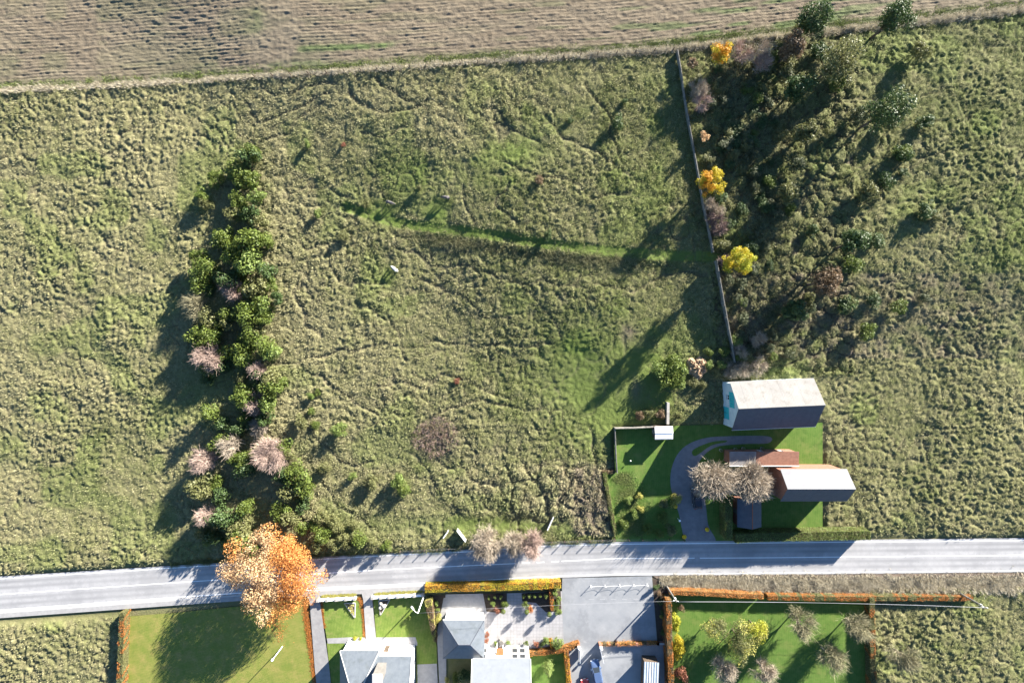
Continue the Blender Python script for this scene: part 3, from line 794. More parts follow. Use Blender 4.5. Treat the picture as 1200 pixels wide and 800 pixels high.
def tree(px, py, hgt, rx, zc, rz, style, label, name, group=None, k=26, nleaf=5000, lsize=.34, ry=None, rc=.34, base=True, cat='tree', bark='bark', tr=.22, seed=1, style2=None, crown_px=True, zpos=None):
    """crown centre is seen at px,py when crown_px"""
    r = np.random.default_rng(seed)
    x, y = W(px, py, zpos or zc)
    o = empty(name, (x, y, float(terr(x, y)) + (0 if y < -40 else .05)))
    ry = ry or rx
    cs, rs = crown_clumps(r, rx, ry, rz, zc, k, rc)
    p, nr = clump_points(r, cs, rs, nleaf)
    v, fc = leaf_arrays(p, nr, lsize, r)
    if style2:
        side = (vn(p[:, 0] + 50, p[:, 1] + p[:, 2], rx * .7, seed) > .5).astype(int)
        me = np_mesh('crown', v, fc, [M[style], M[style2]], matidx=side)
    else:
        me = np_mesh('crown', v, fc, [M[style]])
    link('crown', me, o)
    link('trunk', trunk_mesh(r, cs, 0, tr, max(.8, zc - rz * .7), M[bark], 14), o)
    tag(o, label, cat, group)
    return o

def bare_meshes(r, rx, ry, rz, zc, k, ntwig, twig, bark, tl, tw, tr):
    cs, rs = crown_clumps(r, rx, ry, rz, zc, k, .34)
    tm = trunk_mesh(r, cs, 0, tr, max(.4, zc - rz * .8), M[bark], k)
    i = r.integers(0, k, ntwig)
    d = r.normal(0, 1, (ntwig, 3)); d[:, 2] += .5; d /= np.linalg.norm(d, axis=1, keepdims=True)
    outw = cs[i] - np.array([0, 0, zc - rz * .6]); outw /= np.linalg.norm(outw, axis=1, keepdims=True) + 1e-9
    d = d * .75 + outw * .8; d /= np.linalg.norm(d, axis=1, keepdims=True)
    st = cs[i] + r.normal(0, .45, (ntwig, 3)) * rs[i][:, None]
    L = tl * r.uniform(.5, 1.3, ntwig)
    en = st + d * L[:, None] + r.normal(0, .12, (ntwig, 3))
    sd = np.cross(d, r.normal(0, 1, (ntwig, 3))); sd /= np.linalg.norm(sd, axis=1, keepdims=True) + 1e-9
    sd *= tw * .5
    V = np.stack([st - sd, st + sd, en + sd * .35, en - sd * .35], 1).reshape(-1, 3)
    V[:, 2] = np.maximum(V[:, 2], .05)
    me = np_mesh('crown', V, np.arange(4 * ntwig).reshape(-1, 4), [M[twig]])
    return tm, me

def bare(px, py, rx, zc, rz, twig, label, name='bare_tree', group=None, ry=None, k=20, ntwig=3000, bark='bark_pale', tl=1.1, tw=.05, tr=.13, seed=1, cat='tree', zcpx=None, hgt=None):
    r = np.random.default_rng(seed)
    x, y = W(px, py, zc if zcpx is None else zcpx)
    o = empty(name, (x, y, float(terr(x, y)) if y > -40 else 0.0))
    tm, me = bare_meshes(r, rx, ry or rx, rz, zc, k, ntwig, twig, bark, tl, tw, tr)
    link('trunk', tm, o); link('crown', me, o)
    tag(o, label, cat, group)
    return o

def hedge(pts, width, hgt, style, label, name='hedge', dens=125, lsize=.15, seed=1, group=None, toppx=True, style2=None, core=True, rough=.10):
    """clipped hedge along pixel points (seen at its top)"""
    r = np.random.default_rng(seed)
    P_ = [Vector((*W(p[0], p[1], hgt if toppx else 0), 0)) for p in pts]
    if not hasattr(width, '__len__'): width = [width] * len(P_)
    allp = []; alln = []; alls = []
    cb = MB()
    for j, (a_, b_) in enumerate(zip(P_[:-1], P_[1:])):
        L = (b_ - a_).length; d = (b_ - a_) / L; s = Vector((-d.y, d.x, 0))
        wd0, wd1 = width[j], width[j + 1]; wd = (wd0 + wd1) / 2
        z0 = float(terr((a_.x + b_.x) / 2, (a_.y + b_.y) / 2))
        for (area, kind) in ((L * wd, 't'), (L * hgt, 'l'), (L * hgt, 'r'), (wd * hgt, 'a'), (wd * hgt, 'b')):
            if kind == 'a' and j > 0: continue
            if kind == 'b' and j < len(P_) - 2: continue
            n = int(area * dens)
            if n < 1: continue
            u = r.uniform(0, L, n); v_ = r.uniform(-.5, .5, n); q_ = r.uniform(0, 1, n)
            wl = wd0 + (wd1 - wd0) * u / L
            bulge = .24 * (fbm(u, q_ * 2 + v_ + 9 * j, 1.1, seed, 2) - .5)
            if kind == 't': off = v_ * wl; zz_ = np.full(n, hgt) + bulge; nn = np.tile([0, 0, 1.0], (n, 1))
            elif kind in 'lr':
                sg = 1 if kind == 'l' else -1
                off = sg * (wl / 2 + bulge); zz_ = q_ * hgt; nn = np.tile([s.x * sg, s.y * sg, 0.25], (n, 1))
            else:
                sg = -1 if kind == 'a' else 1
                u = np.full(n, 0.0 if sg < 0 else L); off = v_ * wl; zz_ = q_ * hgt; nn = np.tile([d.x * sg, d.y * sg, .2], (n, 1))
            pp = np.stack([a_.x + d.x * u + s.x * off, a_.y + d.y * u + s.y * off, z0 + zz_], 1) + r.normal(0, rough * .5, (n, 3))
            nn = nn + r.normal(0, .6, (n, 3)); nn /= np.linalg.norm(nn, axis=1, keepdims=True)
            allp.append(pp); alln.append(nn)
        c0 = (wd0 * .5 - .06); c1 = (wd1 * .5 - .06)
        q4 = [a_ - s * c0, b_ - s * c1, b_ + s * c1, a_ + s * c0]
        vs = [(p.x, p.y, z0 - .2) for p in q4] + [(p.x, p.y, z0 + hgt - .07 - .003 * j) for p in q4]
        cb.add(vs, [(3, 2, 1, 0), (4, 5, 6, 7), (0, 1, 5, 4), (1, 2, 6, 5), (2, 3, 7, 6), (3, 0, 4, 7)])
    p = np.concatenate(allp); nn = np.concatenate(alln)
    o = empty(name, (P_[0].x, P_[0].y, 0))
    p = p - np.array([P_[0].x, P_[0].y, 0])
    cb.v = [(q_[0] - P_[0].x, q_[1] - P_[0].y, q_[2]) for q_ in cb.v]
    v, fc = leaf_arrays(p, nn, lsize, r)
    if style2:
        side = (vn(p[:, 0], p[:, 1] + p[:, 2] * .7, .8, seed + 5) > .52).astype(int)
        link('foliage', np_mesh('foliage', v, fc, [M[style], M[style2]], matidx=side), o)
    else:
        link('foliage', np_mesh('foliage', v, fc, [M[style]]), o)
    if core: cb.build('branches', M['hedge_core'], o)
    tag(o, label, 'hedge', group)
    return o

# ------------------------------------------------------------------ buildings
def wall_panel(mb, a, b, z0, z1, openings=(), depth=.12, mi=0):
    """vertical wall a->b (xy), outward normal to the right of a->b; openings (u0,u1,v0,v1) in metres from a and z0"""
    a = Vector((a[0], a[1], 0)); b = Vector((b[0], b[1], 0)); L = (b - a).length; d = (b - a) / L
    nrm = Vector((d.y, -d.x, 0))
    us = sorted({0, L, *[o[0] for o in openings], *[o[1] for o in openings]}); vs = sorted({z0, z1, *[z0 + o[2] for o in openings], *[z0 + o[3] for o in openings]})
    for i in range(len(us) - 1):
        for j in range(len(vs) - 1):
            uc = (us[i] + us[i + 1]) / 2; vc = (vs[j] + vs[j + 1]) / 2
            if any(o[0] < uc < o[1] and z0 + o[2] < vc < z0 + o[3] for o in openings): continue
            q = []
            for u, v in ((us[i], vs[j]), (us[i + 1], vs[j]), (us[i + 1], vs[j + 1]), (us[i], vs[j + 1])):
                p = a + d * u; q.append((p.x, p.y, v))
            mb.add(q, [(0, 1, 2, 3)], mi)
    for o in openings:
        c = []
        for u, v in ((o[0], o[2]), (o[1], o[2]), (o[1], o[3]), (o[0], o[3])):
            p = a + d * u; c.append(Vector((p.x, p.y, z0 + v)))
        ci = [p - nrm * depth for p in c]
        for k in range(4):
            mb.add([c[k], c[(k + 1) % 4], ci[(k + 1) % 4], ci[k]], [(0, 1, 2, 3)], mi)
    return a, d, nrm, L

def window(parent, a, d, nrm, z0, o, depth=.12, bars=1, name='window', fm='white'):
    w_, h_ = o[1] - o[0], o[3] - o[2]
    base = a + d * o[0] - nrm * (depth - .03)
    def pt(u, v, n_=0): p = base + d * u + nrm * n_; return Vector((p.x, p.y, z0 + o[2] + v))
    fr = MB(); t = .07
    fr.bar(pt(0, t / 2), pt(w_, t / 2), t, t); fr.bar(pt(0, h_ - t / 2), pt(w_, h_ - t / 2), t, t)
    fr.bar(pt(t / 2, t), pt(t / 2, h_ - t), t, t * .95); fr.bar(pt(w_ - t / 2, t), pt(w_ - t / 2, h_ - t), t, t * .95)
    for k in range(bars):
        u = w_ * (k + 1) / (bars + 1); fr.bar(pt(u, t), pt(u, h_ - t), t * .8, t * .9)
    wo = fr.build(name, M[fm], parent)
    g_ = MB(); g_.add([pt(t * .5, t * .5, -.01), pt(w_ - t * .5, t * .5, -.01), pt(w_ - t * .5, h_ - t * .5, -.01), pt(t * .5, h_ - t * .5, -.01)], [(0, 1, 2, 3)])
    g_.build('pane', M['glass'], wo)
    sl = MB(); c0 = pt(-.05, -.03, depth * .6); c1 = pt(w_ + .05, -.03, depth * .6); sl.bar(c0, c1, .2, .05); sl.build('sill', M['stone'], wo)
    return wo

def slab_roof(mb, pts, th, mi=0):
    """roof plane polygon with thickness, pts counter-clockwise from above"""
    n = len(pts); top = [Vector(p) for p in pts]; bot = [p - Vector((0, 0, th)) for p in top]
    mb.add(top + bot, [list(range(n)), list(range(2 * n - 1, n - 1, -1))] + [(i, n + i, n + (i + 1) % n, (i + 1) % n) for i in range(n)], mi)

# ---- white bungalow at the lower left
def house_bungalow():
    e = 4.2
    x0, y0 = W(409, 749); x1, _ = W(449, 748); x2, y2 = W(486.5, 755.5)
    ys = y2 - 11.0
    R = empty('house', ((x0 + x2) / 2, ys, 0)); loc = Vector(R.location)
    sub = lambda p: (p[0] - loc.x, p[1] - loc.y)
    mb = MB(); A = [sub(p) for p in ((x0, y0), (x1, y0), (x1, y2), (x2, y2), (x2, ys), (x0, ys))]
    opn = {2: [(.5, 1.5, .05, 2.15)], 3: [(2.0, 3.4, .9, 2.2), (6, 7.4, .9, 2.2)], 5: [(2, 3.4, .9, 2.2)], 4: [(2, 4, .9, 2.2), (7, 9, .9, 2.2)]}
    # clockwise seen from above puts outward normals on the left, so walk reversed
    for i in range(6):
        a_, b_ = A[(i + 1) % 6], A[i]
        ol = opn.get(i, [])
        L = math.dist(a_, b_)
        ol = [(L - o[1], L - o[0], o[2], o[3]) for o in ol]
        aa, d, nn, _ = wall_panel(mb, a_, b_, 0, e, ol)
        for k, o in enumerate(ol):
            if o[2] < .2:
                dm = MB(); base = aa + d * o[0] - nn * .08
                pts = [base, base + d * (o[1] - o[0])]
                dm.bar((pts[0].x, pts[0].y, 1.07), (pts[1].x, pts[1].y, 1.07), .06, 2.1)
                do = dm.build('door', M['wood_dark'], R)
                hm = MB(); hp = base + d * .15 + nn * .06; hm.box((hp.x, hp.y, 1.05), (.05, .05, .16)); hm.build('handle', M['metal'], do)
            else: window(R, aa, d, nn, 0, o)
    mb.build('wall', M['render'], R)
    # right hand block: ridge east-west
    ov = .35
    xm, ye = A[2][0], A[2][1]; xe = A[3][0]; ysl = A[4][1]
    yr = (ye + ysl) / 2; hr = e + 2.6
    mr = MB()
    slab_roof(mr, [(xm - 1.5, ye + ov, e), (xm - 1.5, yr, hr), (xe + .12, yr, hr), (xe + .12, ye + ov, e)][::-1], .14)
    slab_roof(mr, [(xm - 1.5, yr, hr - .003), (xm - 1.5, ysl - ov, e), (xe + .12, ysl - ov, e), (xe + .12, yr, hr - .003)][::-1], .14)
    ro = mr.build('roof', M['slate'], R)
    gm = MB(); gm.add([(xe, ye, e), (xe, ysl, e), (xe, yr, hr - .2)], [(0, 1, 2)][::-1]); gm.build('gable', M['render'], R)
    vm = MB(); vm.bar((xe + .2, ye + ov, e + .02), (xe + .2, yr, hr + .02), .16, .2); vm.bar((xe + .2, yr, hr + .02), (xe + .2, ysl - ov, e + .02), .16, .2); vm.build('verge_board', M['white'], R)
    gu = MB(); gu.tube([(xm, ye + ov + .06, e - .1), (xe + .1, ye + ov + .06, e - .1)], .06, 6); gu.build('gutter', M['metal'], R)
    # left block: hipped, ridge north-south
    xl, yl = A[0][0], A[0][1]
    xc = (xl + xm) / 2; hw = (xm - xl) / 2; hh = e + 3.1
    yh = yl - hw * 2.1
    ml = MB(); o_ = .35
    slab_roof(ml, [(xl - o_, yl + o_, e), (xc, yh, hh), (xm + o_, yl + o_, e)][::-1], .14)
    slab_roof(ml, [(xl - o_, yl + o_, e - .003), (xl - o_, ysl - o_, e), (xc, ysl - o_, hh), (xc, yh, hh - .003)], .14)
    slab_roof(ml, [(xm + o_, yl + o_, e - .003), (xc, yh, hh - .003), (xc, ysl - o_, hh), (xm + o_, ysl - o_, e)], .14)
    lo = ml.build('roof', M['slate'], R)
    hp = MB(); hp.tube([(xm + o_, yl + o_, e + .05), (xc, yh, hh + .05)], .12, 6); hp.tube([(xl - o_, yl + o_, e + .05), (xc, yh, hh + .05)], .07, 6); hp.tube([(xc, yh, hh + .05), (xc, ysl, hh + .05)], .09, 6)
    hp.build('ridge_tiles', M['kerb'], lo)
    g2 = MB(); g2.tube([(xl - o_, yl + o_ + .06, e - .1), (xm + o_, yl + o_ + .06, e - .1)], .06, 6); g2.build('gutter', M['metal'], R)
    cx, cy = W(442.5, 794, hr + 1.0)[0] - loc.x, W(442.5, 794, hr + 1.0)[1] - loc.y
    cm = MB(); cm.box((cx, cy, (e + hr + 1.1) / 2), (1.7, 1.5, hr + 1.1 - e)); ch = cm.build('chimney', M['chimney'], ro)
    cp = MB(); cp.box((cx, cy, hr + 1.14), (1.85, 1.65, .1)); cp.build('chimney_cap', M['kerb'], ch)
    tag(R, 'white bungalow with grey slate roofs and a broad chimney at the lower left', 'house')
house_bungalow()

# ---- small white hipped building
def house_small():
    e = 3.3
    x0, y0 = W(523.5, 717); x1, y1 = W(567, 757)
    R = empty('house', ((x0 + x1) / 2, (y0 + y1) / 2, 0)); l = Vector(R.location)
    X0, Y0, X1, Y1 = x0 - l.x, y0 - l.y, x1 - l.x, y1 - l.y
    mb = MB()
    A = [(X0, Y0), (X0, Y1), (X1, Y1), (X1, Y0)]
    opn = {3: [(2.6, 4.2, .05, 2.2)], 2: [(2.0, 3.2, .9, 2.1)]}
    for i in range(4):
        aa, d, nn, L = wall_panel(mb, A[i], A[(i + 1) % 4], 0, e, opn.get(i, []))
        for o in opn.get(i, []):
            if i == 3:
                pass
            else: window(R, aa, d, nn, 0, o)
    mb.build('wall', M['render'], R)
    dm = MB(); aa = Vector((X1, Y0, 0)); dm.box((X1 - 3.4, Y0 - .08, 1.12), (1.6, .06, 2.15)); do = dm.build('door', M['white'], R)
    hm = MB(); hm.box((X1 - 2.75, Y0 - .03, 1.05), (.04, .06, .15)); hm.build('handle', M['metal_dark'], do)
    lm = MB(); lm.box((X1 - 4.4, Y0 + .09, 2.55), (.22, .16, .3)); lm.build('wall_lamp', M['metal_dark'], R)
    o_ = .3; hh = e + 1.7; mr = MB()
    ax, bx = X0 - o_, X1 + o_; ay, by = Y1 - o_, Y0 + o_
    rx0, rx1 = X0 + 2.9, X1 - 2.3; ym = (ay + by) / 2
    slab_roof(mr, [(ax, by, e), (rx0, ym, hh), (rx1, ym, hh), (bx, by, e)][::-1], .12)
    slab_roof(mr, [(ax, ay, e), (bx, ay, e), (rx1, ym, hh), (rx0, ym, hh)], .12)
    slab_roof(mr, [(ax, ay, e - .002), (rx0, ym, hh - .002), (ax, by, e - .002)][::-1][::-1], .12)
    slab_roof(mr, [(bx, ay, e - .002), (bx, by, e - .002), (rx1, ym, hh - .002)], .12)
    ro = mr.build('roof', M['slate'], R)
    hp = MB(); hp.tube([(rx0, ym, hh + .03), (rx1, ym, hh + .03)], .08, 6)
    for c, t in (((ax, by), rx0), ((ax, ay), rx0), ((bx, by), rx1), ((bx, ay), rx1)): hp.tube([(c[0], c[1], e + .03), (t, ym, hh + .03)], .05, 6)
    hp.build('ridge_tiles', M['slate_dark_and_shade'], ro)
    gu = MB(); gu.tube([(ax, by + .05, e - .1), (bx, by + .05, e - .1)], .06, 6); gu.build('gutter', M['white'], R)
    tag(R, 'small white building with a grey hipped roof behind the yellow hedge', 'house')
house_small()

# ---- white house with pale roof, bottom centre
def house_white():
    e = 4.3
    x0, y0 = W(556.5, 757); x1, _ = W(619.5, 757); y1 = y0 - 11
    R = empty('house', ((x0 + x1) / 2, y1, 0)); l = Vector(R.location)
    X0, Y0, X1, Y1 = x0 - l.x, y0 - l.y, x1 - l.x, 0
    mb = MB(); A = [(X0, Y0), (X0, Y1), (X1, Y1), (X1, Y0)]
    L = X1 - X0
    north = []
    for u in (1.3, 7.4, 8.9):      # from the west end
        for v0, v1 in ((.8, 2.0), (2.6, 3.8)): north.append((L - u - 1.05, L - u, v0, v1))
    north.append((L - 5.6, L - 4.5, .05, 2.15))
    opn = {3: north, 2: [(3, 4.2, .9, 2.1), (7, 8.2, .9, 2.1)], 0: [(3, 4.2, .9, 2.1)], 1: [(2, 4, .9, 2.1), (6, 8, .9, 2.1)]}
    for i in range(4):
        aa, d, nn, _ = wall_panel(mb, A[i], A[(i + 1) % 4], 0, e, opn[i], .05)
        for o in opn[i]:
            if o[2] > .2: window(R, aa, d, nn, 0, o, .05, 0, fm='metal_dark')
            else:
                dm = MB(); base = aa + d * o[0] - nn * .02; q_ = base + d * (o[1] - o[0])
                dm.bar((base.x, base.y, 1.1), (q_.x, q_.y, 1.1), .06, 2.1); do = dm.build('door', M['wood_dark'], R)
                hm = MB(); hpt = base + d * .15 + nn * .06; hm.box((hpt.x, hpt.y, 1.05), (.05, .05, .16)); hm.build('handle', M['metal'], do)
    mb.build('wall', M['render'], R)
    ym = (Y0 + Y1) / 2; hh = e + 2.7; o_ = .3; mr = MB()
    slab_roof(mr, [(X0 - .2, Y0 + o_, e), (X0 - .2, ym, hh), (X1 + .2, ym, hh), (X1 + .2, Y0 + o_, e)][::-1], .14)
    slab_roof(mr, [(X0 - .2, ym, hh - .003), (X0 - .2, Y1 - o_, e), (X1 + .2, Y1 - o_, e), (X1 + .2, ym, hh - .003)][::-1], .14)
    mr.build('roof', M['slate_pale'], R)
    MB().add([(X0, Y0, e), (X0, Y1, e), (X0, ym, hh - .2)], [(0, 1, 2)]).build('gable', M['render'], R); MB().add([(X1, Y0, e), (X1, Y1, e), (X1, ym, hh - .2)], [(2, 1, 0)]).build('gable', M['render'], R)
    for xx in (X0 - .25, X1 + .25):
        vm = MB(); vm.bar((xx, Y0 + o_, e), (xx, ym, hh), .07, .2); vm.bar((xx, ym, hh), (xx, Y1 - o_, e), .07, .2); vm.build('verge_board', M['white'], R)
    gu = MB(); gu.tube([(X0, Y0 + o_ + .06, e - .1), (X1, Y0 + o_ + .06, e - .1)], .06, 6); gu.build('gutter', M['metal'], R)
    px_ = X0 + 5.05
    pr = MB(); slab_roof(pr, [(px_ - .7, Y0 + 1.0, 2.35), (px_ - .7, Y0 + .01, 2.8), (px_ + .7, Y0 + .01, 2.8), (px_ + .7, Y0 + 1.0, 2.35)][::-1], .1)
    po = pr.build('porch_roof', M['terracotta'], R)
    for sx in (-.6, .6): MB().box((px_ + sx, Y0 + .9, 1.15), (.1, .1, 2.3)).build('porch_post', M['white'], po)
    tag(R, 'white house with pale grey roof and small terracotta porch at the bottom centre', 'house')
house_white()

# ---- barn on the right
def barn():
    e, hr = 4.5, 7.6
    x0, y0 = W(846.5, 447); xs0, y1 = W(847, 497)
    x1 = x0 + 15.5
    R = empty('barn', (x0, (y0 + y1) / 2, 0), math.radians(2.5)); dy = (y0 - y1) / 2; L = 15.5
    mb = MB()
    A = [(0, dy), (0, -dy), (L, -dy), (L, dy)]
    ym = -.1; hr0 = hr - .2
    aa, d, nn, _ = wall_panel(mb, A[0], A[1], 0, e, [(2.3, 3.3, 2.2, 3.2), (4.8, 7.2, .05, 2.9)])
    window(R, aa, d, nn, 0, (2.3, 3.3, 2.2, 3.2))
    wall_panel(mb, A[1], A[2], 0, e); wall_panel(mb, A[2], A[3], 0, e); wall_panel(mb, A[3], A[0], 0, e)
    mb.build('wall', M['barn_wall'], R)
    MB().add([(0, dy, e), (0, -dy, e), (0, ym, hr0)], [(0, 1, 2)]).build('gable', M['barn_wall'], R); MB().add([(L, dy, e), (L, -dy, e), (L, ym, hr0)], [(2, 1, 0)]).build('gable', M['barn_wall'], R)
    for k in range(6):
        yb = dy - 1.9 - k * .5
        bm_ = MB(); top = min(hr0 - .4 - abs(yb) * .42, 5.4); bm_.box((-.025, yb, (3.35 + top) / 2), (.04, .46, top - 3.35)); bm_.build('board', M['turquoise'], R)
    for k in range(2):
        dm = MB(); dm.box((.06, dy - 5.4 - k * 1.2, 1.48), (.06, 1.16, 2.8)); do = dm.build('door', M['turquoise'], R)
        hm = MB(); hm.box((.01, dy - 5.85 - k * .3, 1.3), (.06, .05, .3)); hm.build('handle', M['metal_dark'], do)
    o_ = .35
    n = 9
    for side in (1, -1):
        for k in range(n):
            xa = -.25 + (L + .5) * k / n; xb = -.25 + (L + .5) * (k + 1) / n - .012
            rm = MB(); lift = .004 * (k % 2)
            ye = side * (dy + o_)
            pts = [(xa, ye, e - .12 + lift), (xb, ye, e - .12 + lift), (xb, ym + side * .01, hr + lift), (xa, ym + side * .01, hr + lift)]
            slab_roof(rm, pts if side < 0 else pts[::-1], .07)
            rm.build('roof_panel', M['barn_roof'] if side > 0 else M['slate_dark_and_shade'], R)  # slope away from the sun coloured darker, its shade painted in
    rc = MB(); rc.tube([(-.27, ym, hr + .02), (L + .27, ym, hr + .02)], .1, 6); rc.build('ridge_cap', M['barn_roof'], R)
    gu = MB(); gu.tube([(-.25, -dy - o_ - .06, e - .22), (L + .25, -dy - o_ - .06, e - .22)], .06, 6); gu.build('gutter', M['metal'], R)
    tag(R, 'barn with pale sheet roof and turquoise boards on its white gable', 'barn')
barn()

def small_shed(name, c, sx, sy, e, hr, roofm, wallm, label, rz=0, ridge='x', ridgem=None, cat='shed', ov=.15):
    R = empty(name, (c[0], c[1], 0), rz)
    mb = MB(); A = [(-sx / 2, sy / 2), (-sx / 2, -sy / 2), (sx / 2, -sy / 2), (sx / 2, sy / 2)]
    for i in range(4): wall_panel(mb, A[i], A[(i + 1) % 4], 0, e)
    mb.build('wall', wallm, R)
    gm = MB(); g2 = MB(); mr1 = MB(); mr2 = MB()
    if ridge == 'x':
        gm.add([(-sx / 2, sy / 2, e), (-sx / 2, -sy / 2, e), (-sx / 2, 0, hr - .08)], [(0, 1, 2)]); g2.add([(sx / 2, sy / 2, e), (sx / 2, -sy / 2, e), (sx / 2, 0, hr - .08)], [(2, 1, 0)])
        a_, b_ = sx / 2 + ov, sy / 2 + ov
        slab_roof(mr1, [(-a_, b_, e - .05), (-a_, 0.005, hr), (a_, 0.005, hr), (a_, b_, e - .05)][::-1][::-1], .06)
        slab_roof(mr2, [(-a_, -b_, e - .05), (a_, -b_, e - .05), (a_, -.005, hr), (-a_, -.005, hr)], .06)
        rp = [(-a_, 0, hr + .01), (a_, 0, hr + .01)]
    else:
        gm.add([(-sx / 2, sy / 2, e), (sx / 2, sy / 2, e), (0, sy / 2, hr - .08)], [(0, 1, 2)]); g2.add([(-sx / 2, -sy / 2, e), (sx / 2, -sy / 2, e), (0, -sy / 2, hr - .08)], [(2, 1, 0)])
        a_, b_ = sx / 2 + ov, sy / 2 + ov
        slab_roof(mr1, [(-a_, b_, e - .05), (-a_, -b_, e - .05), (-.005, -b_, hr), (-.005, b_, hr)], .06)
        slab_roof(mr2, [(a_, -b_, e - .05), (a_, b_, e - .05), (.005, b_, hr), (.005, -b_, hr)], .06)
        rp = [(0, -b_, hr + .01), (0, b_, hr + .01)]
    gm.build('gable', wallm, R); g2.build('gable', wallm, R); mr1.build('roof_panel', roofm, R); mr2.build('roof_panel', roofm, R)
    rm = MB(); rm.tube(rp, .06, 6); rm.build('ridge_cap', ridgem or roofm, R)
    dm = MB(); dm.box((-sx / 2 - .03, 0, .95), (.05, .9, 1.85)); do = dm.build('door', M['wood_grey'], R)
    hm = MB(); hm.box((-sx / 2 - .07, .32, .95), (.05, .04, .12)); hm.build('handle', M['metal_dark'], do)
    tag(R, label, cat)
    return R
c = W(778, 507, 2.3); small_shed('garden_shed', c, 3.2, 2.2, 2.35, 2.5, M['white'], M['wood_dark'], 'small garden shed with a bright white roof on the dark lawn', math.radians(1), 'x')
c = W(880, 602, 3.0); small_shed('outbuilding', c, 4.4, 5.2, 2.4, 3.6, M['slate_dark_and_shade'], M['brick'], 'outbuilding with dark slate roof and red ridge tiles inside the clipped green hedge', 0, 'y', M['terracotta'])

# house behind the bare trees: only its low front wing shows
def house_wing():
    e = 3.0
    x0, y0 = W(856, 530, e); x1 = x0 + 13; y1 = W(856, 544, e)[1]
    R = empty('house', ((x0 + x1) / 2, (y0 + y1) / 2, 0)); sx, sy = x1 - x0, y0 - y1
    mb = MB(); A = [(-sx / 2, sy / 2), (-sx / 2, -sy / 2), (sx / 2, -sy / 2), (sx / 2, sy / 2)]
    op = {3: [(2, 3, .9, 2.1), (6, 7, .9, 2.1)]}
    for i in range(4):
        aa, d, nn, _ = wall_panel(mb, A[i], A[(i + 1) % 4], 0, e - .1, op.get(i, []))
        for o in op.get(i, []): window(R, aa, d, nn, 0, o)
    mb.build('wall', M['brick'], R)
    for k in range(2):
        rm = MB(); xa = -sx / 2 - .2 + k * (sx * .38 + .2); xb = (-sx / 2 + sx * .38 - .02) if k == 0 else sx / 2 + .2
        slab_roof(rm, [(xa, -sy / 2 - .2, e + .02), (xb, -sy / 2 - .2, e + .02), (xb, sy / 2 + .2, e + .14), (xa, sy / 2 + .2, e + .14)], .1)
        rm.build('roof_panel', M['drive_dark'] if k == 0 else M['brick'], R)
    gu = MB(); gu.tube([(-sx / 2 - .2, -sy / 2 - .3, e - .02), (sx / 2 + .2, -sy / 2 - .3, e - .02)], .09, 6); gu.build('gutter', M['white'], R)
    # taller main part to the east
    ex0, ex1, ey0, ey1, eh, rh = sx / 2 - 4.2, sx / 2 + 8, -sy / 2 - 6.2, -sy / 2 - .7, 5.0, 7.4
    m2 = MB(); B = [(ex0, ey1), (ex0, ey0), (ex1, ey0), (ex1, ey1)]
    for i in range(4): wall_panel(m2, B[i], B[(i + 1) % 4], 0, eh)
    yc = (ey0 + ey1) / 2
    m2.add([(ex0, ey1, eh), (ex0, ey0, eh), (ex0, yc, rh - .1)], [(0, 1, 2)]); m2.add([(ex1, ey1, eh), (ex1, ey0, eh), (ex1, yc, rh - .1)], [(2, 1, 0)])
    m2.build('wall', M['brick'], R)
    r2 = MB()
    slab_roof(r2, [(ex0 - .2, ey1 + .3, eh - .1), (ex0 - .2, yc, rh), (ex1 + .2, yc, rh), (ex1 + .2, ey1 + .3, eh - .1)][::-1], .1)
    slab_roof(r2, [(ex0 - .2, ey0 - .3, eh - .1), (ex1 + .2, ey0 - .3, eh - .1), (ex1 + .2, yc, rh - .003), (ex0 - .2, yc, rh - .003)], .1)
    r2.build('roof', M['slate_dark_and_shade'], R)
    tag(R, 'brick house behind the bare trees with a low flat wing edged by a white gutter', 'house')
house_wing()

# corrugated lean-to beside the car park
def corrugated_shed():
    e = 2.3
    cx, cy = W(763, 793, e); R = empty('lean_to_shed', (cx, cy, 0), math.radians(-2))
    sx, sy = 2.7, 5.6
    mb = MB(); A = [(-sx / 2, sy / 2), (-sx / 2, -sy / 2), (sx / 2, -sy / 2), (sx / 2, sy / 2)]
    for i in range(4): wall_panel(mb, A[i], A[(i + 1) % 4], 0, e - .05)
    mb.build('wall', M['wood_dark'], R)
    n = 6
    for k in range(n):
        vs = []; xa = -sx / 2 - .1 + (sx + .2) * k / n; wd = (sx + .2) / n - .01
        prof = [(0, 0), (.2, .05), (.4, .05), (.6, 0), (.8, 0.0), (1, 0)]
        rm = MB(); pts = []
        for yv in (-sy / 2 - .15, sy / 2 + .15):
            for u, zz_ in prof: pts.append((xa + wd * u, yv, e + zz_ + .12 * (xa + wd * u) / sx))
        m_ = len(prof)
        rm.add(pts, [(i, i + 1, m_ + i + 1, m_ + i) for i in range(m_ - 1)])
        rm.build('roof_sheet', M['sheet_metal'] if k != 2 else M['kerb'], R)
    tag(R, 'lean-to shed with a corrugated pale metal roof beside the tall hedge', 'shed')
corrugated_shed()

